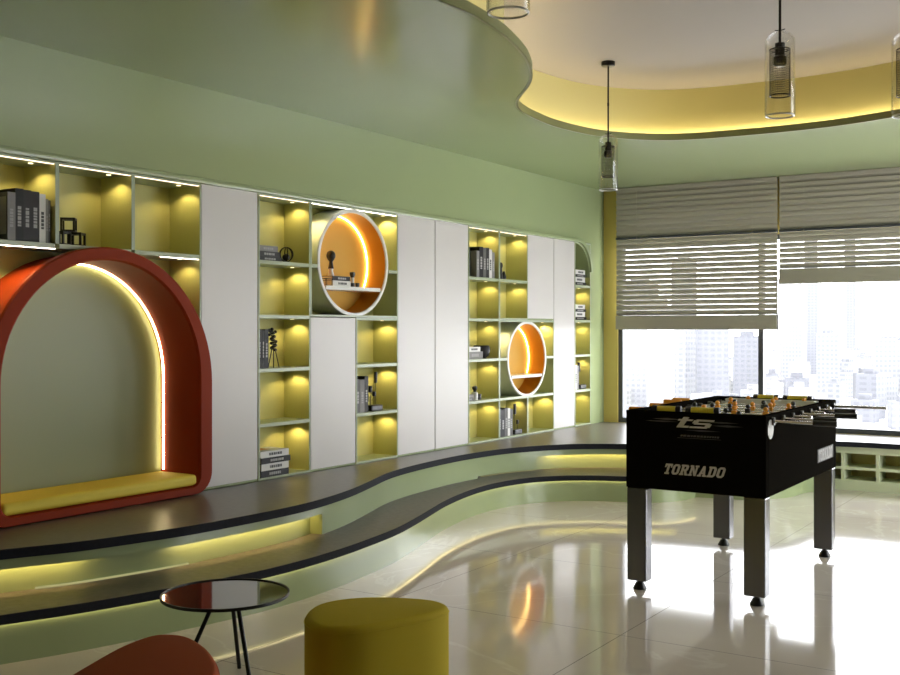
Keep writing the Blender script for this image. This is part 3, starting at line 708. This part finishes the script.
tag(obj('bowl', B().lathe([(0, 0), (.035, 0), (.06, .02), (.072, .055), (.070, .09), (.064, .105), (.060, .103), (.066, .085), (.066, .055), (.054, .024), (0, .010)], (-.06, 7.515, R2 + .0002)), M['bk_char'], smooth=50), 'dark round bowl beside the lying books', 'bowl')
book_flat(7.185, 7.30, R1, .024, 'bk_mid', 'dark grey flat book at the left of the little black-topped bottle', 'books lying beside the black-topped bottle')
book_flat(7.185, 7.295, R1 + .0242, .026, 'bk_grey', 'paler book lying on the dark grey one by the black-topped bottle', 'books lying beside the black-topped bottle')
w = thing('perfume_bottle', (-.02, 7.345, R1), 'little pale bottle with a black knob on the shelf above the bottom cell', 'bottle')
obj('base', B().lathe([(0, 0), (.026, 0), (.026, .058), (.018, .066), (0, .066)], (-.02, 7.345, R1 + .0002)), M['bk_white'], w, smooth=40)
obj('stopper', B().lathe([(0, .066), (.010, .066), (.012, .078), (.021, .090), (.020, .106), (.010, .114), (0, .115)], (-.02, 7.345, R1 + .0002)), M['black'], w, smooth=50)
tag(obj('cup', B().lathe([(0, 0), (.018, 0), (.021, .045), (.018, .045), (.015, .005), (0, .005)], (-.02, 7.41, R1 + .0002)), M['black'], smooth=40), 'tiny black cup beside the black-topped bottle', 'cup')
z = zp + .0125
g = 'books standing below the smaller round niche'
book_up(7.68, .055, z, .232, 'bk_char', 'charcoal book, leftmost below the smaller round niche', g)
book_up(7.736, .055, z, .228, 'bk_black', 'black book second from left below the smaller round niche', g)
book_up(7.792, .048, z, .236, 'bk_mid', 'dark grey book left of the pale one below the smaller round niche', g)
book_up(7.841, .040, z, .232, 'bk_white', 'pale book below the smaller round niche', g, title='print_dark')
book_up(7.882, .045, z, .222, 'bk_mid', 'grey book right of the pale one below the smaller round niche', g)
stems((-.02, 8.02), z, 'black stem ornament on a block below the smaller round niche', ((-.02, .26, .0125, .09), (.03, .12, .013, .035)))

for zz, nm, gp in ((R4, 'upper', 'books piled in the top cell by the window'), (R3, 'second', 'books piled in the second cell by the window')):
    book_flat(9.085, 9.37, zz, .030, 'bk_black', 'black book lowest in the %s pile by the window' % nm, gp)
    book_flat(9.09, 9.34, zz + .0302, .048, 'bk_white', 'thick white book second lowest in the %s pile by the window' % nm, gp, title='print_dark')
    book_flat(9.10, 9.36, zz + .0784, .026, 'bk_char', 'charcoal book under the top white one in the %s pile by the window' % nm, gp)
    book_flat(9.13, 9.34, zz + .1046, .042, 'bk_white', 'white book topping the %s pile by the window' % nm, gp, title='print_dark')
g = 'books standing at the window end'
book_up(9.085, .035, R1, .215, 'bk_mid', 'grey book left of the white one at the window end', g)
book_up(9.121, .040, R1, .232, 'bk_white', 'white book standing at the window end of the wall', g, title='print_dark')
book_up(9.162, .035, R1, .225, 'bk_grey', 'pale grey book beside the black stem ornament at the window end', g)
stems((-.02, 9.29), R1, 'black stem ornament beside the books at the window end', ((-.045, .255, .013, .09),))

# ------------------------------------------------------------------ blinds
def blind(x0, x1, ztop, zbot, label):
    t = thing('venetian_blind', ((x0 + x1) / 2, 9.60, ztop), label, 'blind', 'venetian blinds at the window')
    zmid = 2.20; yc = 9.615
    def slats(za, zb, tilt, cover):
        b = B(); n = int(round((za - zb) / .05)); p = (za - zb) / n; ch = p * cover / math.sin(abs(tilt))
        for k in range(n):
            zc = za - p * (k + .5); dy = ch / 2 * math.cos(tilt); dz = ch / 2 * abs(math.sin(tilt))
            pr = [(-dy, dz), (-.004, .002), (dy, -dz), (dy - .0012, -dz - .0006), (-.0055, .0), (-dy - .0012, dz - .0006)]
            b.prism_map(pr, lambda u, v, d: (d, yc + u, zc + v), x0, x1)
        return b
    obj('upper_slats', slats(ztop - .012, zmid, math.radians(64), 1.0), M['slat'], t)
    obj('mid_rail', B().box(x0, x1, yc - .02, yc + .02, zmid - .022, zmid), M['frame'], t)
    zr_ = zbot + .135
    obj('lower_slats', slats(zmid - .024, zr_, math.radians(78), .915), M['slat'], t)
    b = B()
    for k in range(3): b.box(x0, x1, yc - .022, yc + .022, zbot + .045 * k, zbot + .045 * k + .043)
    b.box(x0, x1, yc - .018, yc + .018, zbot + .002, zr_ - .002)
    obj('bottom_rail', b, M['slat'], t, fix=False)
    obj('head_rail', B().box(x0, x1, yc - .024, yc + .024, ztop - .012, ztop), M['slat'], t)
    for x in (x0 + .22, x1 - .22): obj('lift_cord', B().cyl((x, yc - .03, zbot + .09), (x, yc - .03, ztop - .01), .0015, n=6), M['slat'], t)
blind(.205, 1.760, ZC - .002, 1.31, 'taupe venetian blind lowered furthest, left window by the shelf wall')
blind(1.778, 3.30, ZC - .002, 1.716, 'taupe venetian blind raised higher, over the right window')
blind(3.32, 4.84, ZC - .002, 1.716, 'taupe venetian blind beyond the right frame edge')

# ------------------------------------------------------------------ pendant lamps
def pendant(x, y, label):
    t = thing('pendant_lamp', (x, y, ZU), label, 'pendant lamp', 'glass cylinder pendant lamps')
    zg = 2.225; hg = .368; r = .063
    obj('canopy', B().lathe([(0, 0), (.045, 0), (.045, -.026), (.040, -.030), (0, -.030)], (x, y, ZU)), M['black_metal'], t, smooth=40)
    obj('rod', B().cyl((x, y, zg + hg - .06), (x, y, ZU - .028), .0056, n=10).cyl((x, y, 2.78), (x, y, 2.80), .007, n=10), M['black_metal'], t)
    gl = [(r * .86, 0), (r, .012), (r, hg - .05)] + [(r * math.cos(a), hg - .05 + .05 * math.sin(a)) for a in [PI / 2 * i / 6 for i in range(1, 6)]] + [(.012, hg)]
    b = B().lathe(gl, (x, y, zg), n=36)
    b.lathe([(r * .86 - .004, .002)] + [(max(.010, q - .004), zq - (.003 if zq > .3 else 0)) for q, zq in gl[1:]], (x, y, zg), n=36)
    obj('glass_cylinder', b, M['lampglass'], t, smooth=60)
    obj('glass_rim', B().tube([(x + r * .93 * math.cos(a), y + r * .93 * math.sin(a), zg + .004) for a in [2 * PI * i / 32 for i in range(32)]], .0035, n=8, closed=True), M['chrome_glass'], t, smooth=60)
    obj('spring_clip', B().tube([(x - .022, y, zg + hg + .006), (x, y, zg + hg + .002), (x + .022, y, zg + hg + .006)], .002, n=6), M['black_metal'], t)
    obj('socket', B().lathe([(0, .315), (.021, .315), (.021, .262), (.029, .255), (.029, .225), (.018, .215), (0, .215)], (x, y, zg)), M['black_metal'], t, smooth=40)
    # wire mesh shade
    mb = bmesh.new(); n = 30; rows = 20; rm = .0425; z0, z1 = .090, .288
    V = [[mb.verts.new((x + rm * math.cos(2 * PI * i / n), y + rm * math.sin(2 * PI * i / n), zg + z0 + (z1 - z0) * k / rows)) for i in range(n)] for k in range(rows + 1)]
    for k in range(rows):
        for i in range(n): mb.faces.new((V[k][i], V[k][(i + 1) % n], V[k + 1][(i + 1) % n], V[k + 1][i]))
    bb = B(); bb.bm.free(); bb.bm = mb
    o = obj('mesh_shade', bb, M['black_metal'], t)
    md = o.modifiers.new('wire', 'WIREFRAME'); md.thickness = .0014
    b = B()
    for zz in (z0, z1): b.tube([(x + rm * math.cos(a), y + rm * math.sin(a), zg + zz) for a in [2 * PI * i / 32 for i in range(32)]], .003, n=8, closed=True)
    for k in range(3):
        a = 2 * PI * k / 3; b.cyl((x, y, zg + .286), (x + rm * math.cos(a), y + rm * math.sin(a), zg + .286), .0022, n=6)
    obj('shade_rings', b, M['black_metal'], t, smooth=60)
    obj('bulb', B().lathe([(0, .214), (.012, .214), (.016, .195), (.022, .165), (.019, .135), (.010, .118), (0, .115)], (x, y, zg), n=20), M['lampglass'], t, smooth=60)
    return t
M['chrome_glass'] = mat('polished_glass_rim', (0.70, 0.72, 0.72), rough=0.1, spec=0.8)
pendant(1.54, 6.48, 'small-looking farthest glass pendant lamp, hanging whole from its black canopy')
pendant(3.179, 4.635, 'glass pendant lamp hanging above the foosball table, complete glass in view')
pendant(3.638, 4.931, 'glass pendant lamp cut by the right edge of the photo')
pendant(2.94, 2.70, 'glass pendant lamp at the top edge, only its glass bottom in view')

# ------------------------------------------------------------------ foosball table
FX0, FX1, FY0, FY1, FZ0, FZ1 = 2.298, 3.006, 5.022, 6.40, .515, .905
ft = thing('foosball_table', (2.666, 5.652, 0), 'black foosball table standing on the marble floor by the window', 'foosball table')
wt = .035
b = B(); b.box(FX0, FX1, FY0, FY0 + wt, FZ0, FZ1); b.box(FX0, FX1, FY1 - wt, FY1, FZ0, FZ1); b.box(FX0, FX0 + wt, FY0 + wt, FY1 - wt, FZ0, FZ1); b.box(FX1 - wt, FX1, FY0 + wt, FY1 - wt, FZ0, FZ1)
b.box(FX0 + wt, FX1 - wt, FY0 + wt, FY1 - wt, FZ0, FZ0 + .02)
obj('cabinet_body', b, M['black_lam'], ft, bevel=.006, seg=2)
fd = obj('playfield', B().box(FX0 + wt, FX1 - wt, FY0 + wt, FY1 - wt, .835, .846), M['field'], ft)
obj('field_lines', B().box(FX0 + wt + .01, FX1 - wt - .01, 5.708, 5.716, .846, .8465), M['sticker'], fd)
# ledges round the field, seen over the rim
b = B(); b.box(FX0 + wt, FX0 + wt + .055, FY0 + wt, FY1 - wt, .846, .866); b.box(FX1 - wt - .055, FX1 - wt, FY0 + wt, FY1 - wt, .846, .866)
b.box(FX0 + wt + .055, FX1 - wt - .055, FY0 + wt, FY0 + wt + .07, .846, .896); b.box(FX0 + wt + .055, FX1 - wt - .055, FY1 - wt - .07, FY1 - wt, .846, .896)
obj('side_strip', b, M['field'], ft)
for lx in (FX0 + .004, FX1 - .109):
    for ly in (FY0 + .002, FY1 - .078):
        lg = obj('leg', B().box(lx, lx + .105, ly, ly + .076, .046, FZ0 + .0), M['leg'], ft, bevel=.006, seg=2)
        obj('leg_leveler', B().lathe([(0, 0), (.034, 0), (.034, .006), (.019, .034), (.012, .036), (.012, .046), (0, .046)], (lx + .052, ly + .045, .0004)), M['black'], lg, smooth=40)
rod_y = [5.12 + .171 * i for i in range(8)]
nm = [3, 2, 3, 5, 5, 3, 2, 3]; side = [0, 0, 1, 0, 1, 0, 1, 1]
zr = .872; slide = [.13, .09, .0, .11, -.02, .03, -.07, -.08]
for i, (y, k, sd) in enumerate(zip(rod_y, nm, side)):
    d = slide[i]; dp = [.03, -.05, .06, -.02, .05, .06, -.06, .03][i]
    x0, x1 = (FX0 - .10 + d, FX1 + .16 + d) if sd == 0 else (FX0 - .16 + d, FX1 + .10 + d)
    if i == 7: x1 = FX1 + .29
    rd = obj('rod', B().cyl((x0, y, zr), (x1, y, zr), .008, n=12), M['chrome'], ft, smooth=40)
    if sd == 0: obj('handle', B().cyl((x1 - .10, y, zr), (x1 + .01, y, zr), .0135, n=10), M['black'], rd, bevel=.003)
    else: obj('handle', B().cyl((x0 - .01, y, zr), (x0 + .10, y, zr), .0165, n=10), M['pl_orange'], rd, bevel=.003)
    for xx, s_ in ((FX0, -1), (FX1, 1)): obj('rod_bearing', B().cyl((xx, y, zr), (xx + s_ * .012, y, zr), .020, n=14), M['black'], rd)
    sp = (FX1 - FX0 - 2 * wt - .15) / k
    for j in range(k):
        px = FX0 + wt + .075 + sp * (j + .5) + dp
        pm = 'pl_orange' if sd == 1 else 'black'
        b = B(); b.box(px - .013, px + .013, y - .010, y + .010, zr - .020, zr + .018); b.sphere((px, y, zr + .030), .013, n=10)
        b.box(px - .010, px + .010, y - .007, y + .007, zr - .021, zr - .018); b.box(px - .014, px + .014, y - .012, y + .010, zr - .0245, zr - .018)
        obj('player', b, M[pm], rd, fix=False)
    b = B()
    for xx in (FX0 + wt + .012, FX1 - wt - .012): b.cyl((xx - .012, y, zr), (xx + .012, y, zr), .014, n=12)
    obj('bumper', b, M['black'], rd)
def scorer(y, x_mid, zs=.916):
    for xa, xb in ((x_mid - .165, x_mid - .02), (x_mid + .01, x_mid + .175)):
        sc = obj('score_rail', B().cyl((xa, y, zs), (xb, y, zs), .005, n=8), M['chrome'], ft)
        obj('end_cap', B().cyl((xa - .002, y, zs), (xa + .024, y, zs), .0175, n=12), M['black'], sc, bevel=.003)
        obj('end_cap', B().cyl((xb - .024, y, zs), (xb + .002, y, zs), .0175, n=12), M['black'], sc, bevel=.003)
        n = 10; L_ = (xb - .026) - (xa + .026)
        for k in range(n): obj('score_bead', B().cyl((xa + .026 + L_ * k / n + .0006, y, zs), (xa + .026 + L_ * (k + 1) / n - .0006, y, zs), .0155, n=12), M['pl_yellow'], sc)
scorer(FY0 + .020, 2.60); scorer(FY1 - .020, 2.70, .906)

# lettering
def glyph_polys(ch):
    P = []
    bx = lambda a, c, d, e: P.append([(a, d), (c, d), (c, e), (a, e)])
    if ch == 'T':
        bx(0, 6, 8, 10); bx(0, 1.2, 6.4, 8); bx(4.8, 6, 6.4, 8); bx(2, 4, 0, 8); bx(1.1, 4.9, 0, 1.6)
    elif ch in 'OD':
        o = [(1.5, 0), (4.5, 0), (6, 1.8), (6, 8.2), (4.5, 10), (1.5, 10), (0, 8.2), (0, 1.8)]
        i = [(2.4, 1.9), (3.6, 1.9), (4.0, 2.5), (4.0, 7.5), (3.6, 8.1), (2.4, 8.1), (2.0, 7.5), (2.0, 2.5)]
        if ch == 'D':
            o[0], o[5], o[6], o[7] = (.3, 0), (.3, 10), (.3, 8.2), (.3, 1.8)
            i[0], i[5] = (2.3, 1.9), (2.3, 8.1); i[6] = (2.3, 7.5); i[7] = (2.3, 2.5); bx(-.4, 1, 0, 1.6); bx(-.4, 1, 8.4, 10)
        for k in range(8):
            l = (k + 1) % 8
            q = [o[k], o[l], i[l], i[k]]
            P.append(q)
    elif ch == 'R':
        bx(.4, 2.4, 0, 10); bx(-.3, 3.1, 0, 1.6); bx(-.3, 1, 8.4, 10); bx(2.4, 4.6, 8.2, 10); bx(2.4, 4.6, 4.2, 5.8)
        P.append([(4.6, 4.2), (5.8, 5.4), (5.8, 8.8), (4.6, 10)]); P[-1] = [(3.9, 4.2), (5.0, 4.2), (5.9, 5.4), (5.9, 8.6), (5.0, 10), (3.9, 10)]
        P.append([(2.9, 4.4), (4.8, 4.4), (6.2, 0), (4.2, 0)]); bx(4.2, 6.7, 0, 1.4)
    elif ch == 'N':
        bx(.4, 2.0, 0, 10); bx(4.4, 6.0, 0, 10); P.append([(.4, 10), (2.2, 10), (6.0, 0), (4.2, 0)]); bx(-.3, 2.7, 0, 1.5); bx(3.7, 6.7, 8.5, 10); bx(-.3, 1, 8.5, 10)
    elif ch == 'A':
        P.append([(.2, 0), (2.1, 0), (3.9, 10), (2.3, 10)]); P.append([(4.1, 0), (6.1, 0), (4.1, 10), (2.5, 10)]); bx(1.6, 4.8, 2.4, 4.0); bx(-.5, 2.7, 0, 1.4); bx(3.5, 6.8, 0, 1.4)
    elif ch == 't':
        bx(1.6, 4.4, 0, 10); bx(0, 7.0, 6.4, 8.0); bx(1.6, 7.2, 0, 1.9)
    elif ch == 's':
        bx(1.0, 9.4, 6.6, 8.2); bx(0, 2.6, 4.4, 7.4); bx(1.0, 8.4, 3.4, 5.0); bx(6.8, 9.4, .8, 4.2); bx(0, 8.4, 0, 1.6)
    return P
def lettering(text, f, adv, h, shear, parent, m, name, thick=.0012):
    b = B(); x = 0; s_ = h / 10
    for ch in text:
        for k, pl in enumerate(glyph_polys(ch)): b.prism_map([((x + u + v * shear) * s_, v * s_) for u, v in pl], f, 0.0, thick + .00006 * (k % 5))
        x += adv[ch]
    return obj(name, b, m, parent)
adv = {'T': 6.6, 'O': 6.9, 'R': 7.3, 'N': 7.5, 'A': 7.6, 'D': 6.9, 't': 7.6, 's': 9.5}
tot = sum(adv[c] for c in 'TORNADO')
hL = .052; sc_x = (.326 / (tot * hL / 10 + .25 * hL))
lettering('TORNADO', lambda u, v, d: (2.495 + u * sc_x, FY0 - d, .5965 + v), adv, hL, .28, ft, M['logo'], 'maker_lettering')
hS = .062; scx2 = .32 / (tot * hS / 10 + .25 * hS)
lettering('TORNADO', lambda u, v, d: (FX1 + .001 + d, 5.985 + u * scx2, .588 + v), adv, hS, .2, ft, M['print_pale'], 'maker_lettering')
obj('lettering_plate', B().box(FX1, FX1 + .001, 5.978, 6.322, .583, .655), M['bk_mid'], ft)
lettering('ts', lambda u, v, d: (2.548 + u * 2.05, FY0 - d, .830 + v), adv, .052, .35, ft, M['logo'], 'emblem')
# faint sweeps and small dim lines round the emblem
b = B()
fr = lambda u, v, d: (u, FY0 - d, v)
for x0, x1, zc, h in ((2.44, 2.60, .868, .006), (2.40, 2.58, .856, .004), (2.74, 2.90, .846, .005), (2.60, 2.79, .818, .004), (2.70, 2.88, .862, .004)): b.prism_map([(x0, zc), ((x0 + x1) / 2, zc - h), (x1, zc), ((x0 + x1) / 2, zc + h)], fr, 0, .0008)
obj('emblem_sweep', b, M['logo_dim'], ft)
b = B(); x = 2.585
while x < 2.775:
    l = random.uniform(.006, .016); b.prism_map([(x, .786), (x + l, .786), (x + l + .003, .795), (x + .003, .795)], fr, 0, .0008); x += l + .004
b.prism_map([(2.57, .778), (2.79, .778), (2.79, .780), (2.57, .780)], fr, 0, .0008)
obj('emblem_strapline', b, M['logo_dim'], ft)
b = B(); b.cyl((FX1, 5.088, .836), (FX1 + .003, 5.088, .836), .046, n=40)
obj('round_sticker', b, M['sticker'], ft)

# ------------------------------------------------------------------ coffee table and poufs
ct = thing('coffee_table', (1.712, 2.80, 0), 'small round side table with dark mirror top and thin black legs', 'table')
H_ = .362; Rr = .2285
obj('table_top', B().cyl((1.712, 2.80, H_ - .010), (1.712, 2.80, H_ - .004), Rr - .005, n=64), M['table_glass'], ct, smooth=40)
prof = [(Rr - .007, H_ - .011), (Rr, H_ - .011), (Rr, H_), (Rr - .005, H_), (Rr - .005, H_ - .004)]
obj('rim', B().lathe(prof + [prof[0]], (1.712, 2.80, 0), n=64), M['black_metal'], ct, smooth=40)
obj('hub_ring', B().tube([(1.712 + .13 * math.cos(2 * PI * i / 40), 2.80 + .13 * math.sin(2 * PI * i / 40), H_ - .018) for i in range(40)], .007, n=8, closed=True), M['black_metal'], ct, smooth=60)
for a, r0, r1 in ((124, .110, .285), (338, .105, .25), (240, .035, .20)):
    ca, sa = math.cos(math.radians(a)), math.sin(math.radians(a))
    obj('leg', B().cyl((1.712 + r1 * ca, 2.80 + r1 * sa, .0005), (1.712 + r0 * ca, 2.80 + r0 * sa, H_ - .013), .0078, n=12), M['black_metal'], ct, smooth=40)

def pouf(pts, h, m, name, label):
    P = spline(pts, 8, closed=True); cx = sum(p[0] for p in P) / len(P); cy = sum(p[1] for p in P) / len(P)
    def lp(ins, z):
        a2 = sum(P[i][0] * P[(i + 1) % len(P)][1] - P[(i + 1) % len(P)][0] * P[i][1] for i in range(len(P)))
        q = offset(P, ins if a2 > 0 else -ins, closed=True); return [(x, y, z) for x, y in q]
    r = .022
    loops = [lp(.012, .0005), lp(0, .012)] + [lp(0, h - r)] + [lp(r * (1 - math.cos(a)), h - r + r * math.sin(a)) for a in [PI / 2 * i / 6 for i in range(1, 7)]]
    t = thing(name, (cx, cy, 0), label, 'pouf')
    b = B().loft(loops)
    b.bm.verts.ensure_lookup_table(); n = len(P)
    top = [b.bm.verts[(len(loops) - 1) * n + i] for i in range(n)]; bot = [b.bm.verts[i] for i in range(n)]
    c = b.bm.verts.new((cx, cy, h + .004))
    for i in range(n): b.bm.faces.new((top[i], top[(i + 1) % n], c))
    b.bm.faces.new(bot[::-1])
    obj('upholstered_body', b, m, t, smooth=35)
    sm = B().tube([(x, y, h - r * .9) for x, y, z in lp(-.0005, 0)], .0016, n=6, closed=True)
    obj('seam', sm, m, t, smooth=60)
pouf([(2.232, 2.69), (2.262, 2.60), (2.33, 2.52), (2.43, 2.487), (2.51, 2.54), (2.575, 2.672), (2.615, 2.82), (2.602, 2.905), (2.53, 2.94), (2.42, 2.915), (2.30, 2.845), (2.245, 2.765)], .42, M['pouf_y'], 'pouf', 'mustard yellow rounded triangular pouf in the foreground')
pouf([(2.20, 1.70), (2.12, 1.87), (2.052, 2.08), (2.06, 2.17), (2.13, 2.207), (2.25, 2.172), (2.40, 2.075), (2.487, 1.985), (2.52, 1.88), (2.47, 1.75), (2.36, 1.66), (2.26, 1.645)], .42, M['pouf_r'], 'pouf', 'rust red rounded pouf at the bottom left corner')

# ------------------------------------------------------------------ the city outside, its haze put into the facade colours
GZ = -62.0
gr = B().box(-1800, 1800, 25, 2600, GZ - 5, GZ); struct('ground', gr, M['city_ground'])
def tower(name, x, y, w, d, h, m, label, group=None, rz=0.0, crown=0):
    t = thing(name, (x, y, GZ), label, 'building', group)
    def rb(b): 
        bmesh.ops.rotate(b.bm, verts=b.bm.verts, cent=(x, y, 0), matrix=Matrix.Rotation(rz, 3, 'Z')); return b
    obj('facade', rb(B().box(x - w / 2, x + w / 2, y - d / 2, y + d / 2, GZ, GZ + h)), m, t)
    obj('roof_block', rb(B().box(x - w / 4, x + w / 4, y - d / 4, y + d / 4, GZ + h, GZ + h + 4 + crown)), m, t)
    return t
def at(px, dist):       # horizontal bearing of a spot in the city
    k = (px - 450) / 1070.0; yaw = math.radians(32.816)
    return 4.48 + dist * (-math.sin(yaw) + k * math.cos(yaw)), dist * (math.cos(yaw) + k * math.sin(yaw))
PLACED = []
def free(x, y, r):
    if any((x - a) ** 2 + (y - b) ** 2 < (r + q) ** 2 for a, b, q in PLACED): return False
    PLACED.append((x, y, r)); return True
for px, dist, w, d, top, m, lb in (
    (640, 820, 22, 20, 36, 'city_b', 'pale slab tower at the left end of the city view'),
    (661, 740, 18, 18, 18, 'city_a', 'pale blocky tower second from the left window jamb'),
    (684, 800, 13, 14, 54, 'city_b', 'slim pale tower left of the window mullion'),
    (712, 760, 22, 16, 2, 'city_c', 'lilac-grey building just left of the window mullion'),
    (747, 900, 22, 18, -4, 'city_c', 'bluish building touching the window mullion on the left'),
    (789, 1080, 22, 24, 52, 'city_b', 'wide pale tower right of the window mullion'),
    (811, 1500, 15, 18, 130, 'city_c', 'tall faint tower rising under the raised blind, left one'),
    (850, 1600, 13, 16, 150, 'city_c', 'tall thin bluish tower rising under the raised blind, right one'),
    (828, 950, 18, 18, -2, 'city_b', 'mid-height pale tower above the foosball rods'),
    (871, 760, 15, 14, -30, 'city_c', 'low grey-blue block right of the foosball rods'),
    (889, 900, 26, 20, -8, 'city_b', 'pale block at the right edge of the view')):
    x, y = at(px, dist); free(x, y, .75 * max(w, d)); tower('tower', x, y, w, d, top - GZ, M[m], lb, rz=random.uniform(-.3, .5))
random.seed(21)
n = 0
while n < 130:
    px = random.uniform(605, 930); dist = 630 * (2.6 ** random.random()); x, y = at(px, dist)
    w, d = random.uniform(8, 20), random.uniform(8, 18)
    if not free(x, y, .72 * max(w, d)): continue
    h = random.uniform(6, 22) + max(0, (dist - 700)) * .03
    tower('city_block', x, y, w, d, h, M[random.choice(['city_a', 'city_a', 'city_b', 'city_b', 'city_c'])], 'low pale block in the overexposed city outside the window', 'low blocks of the city', rz=random.uniform(-.6, .6)); n += 1
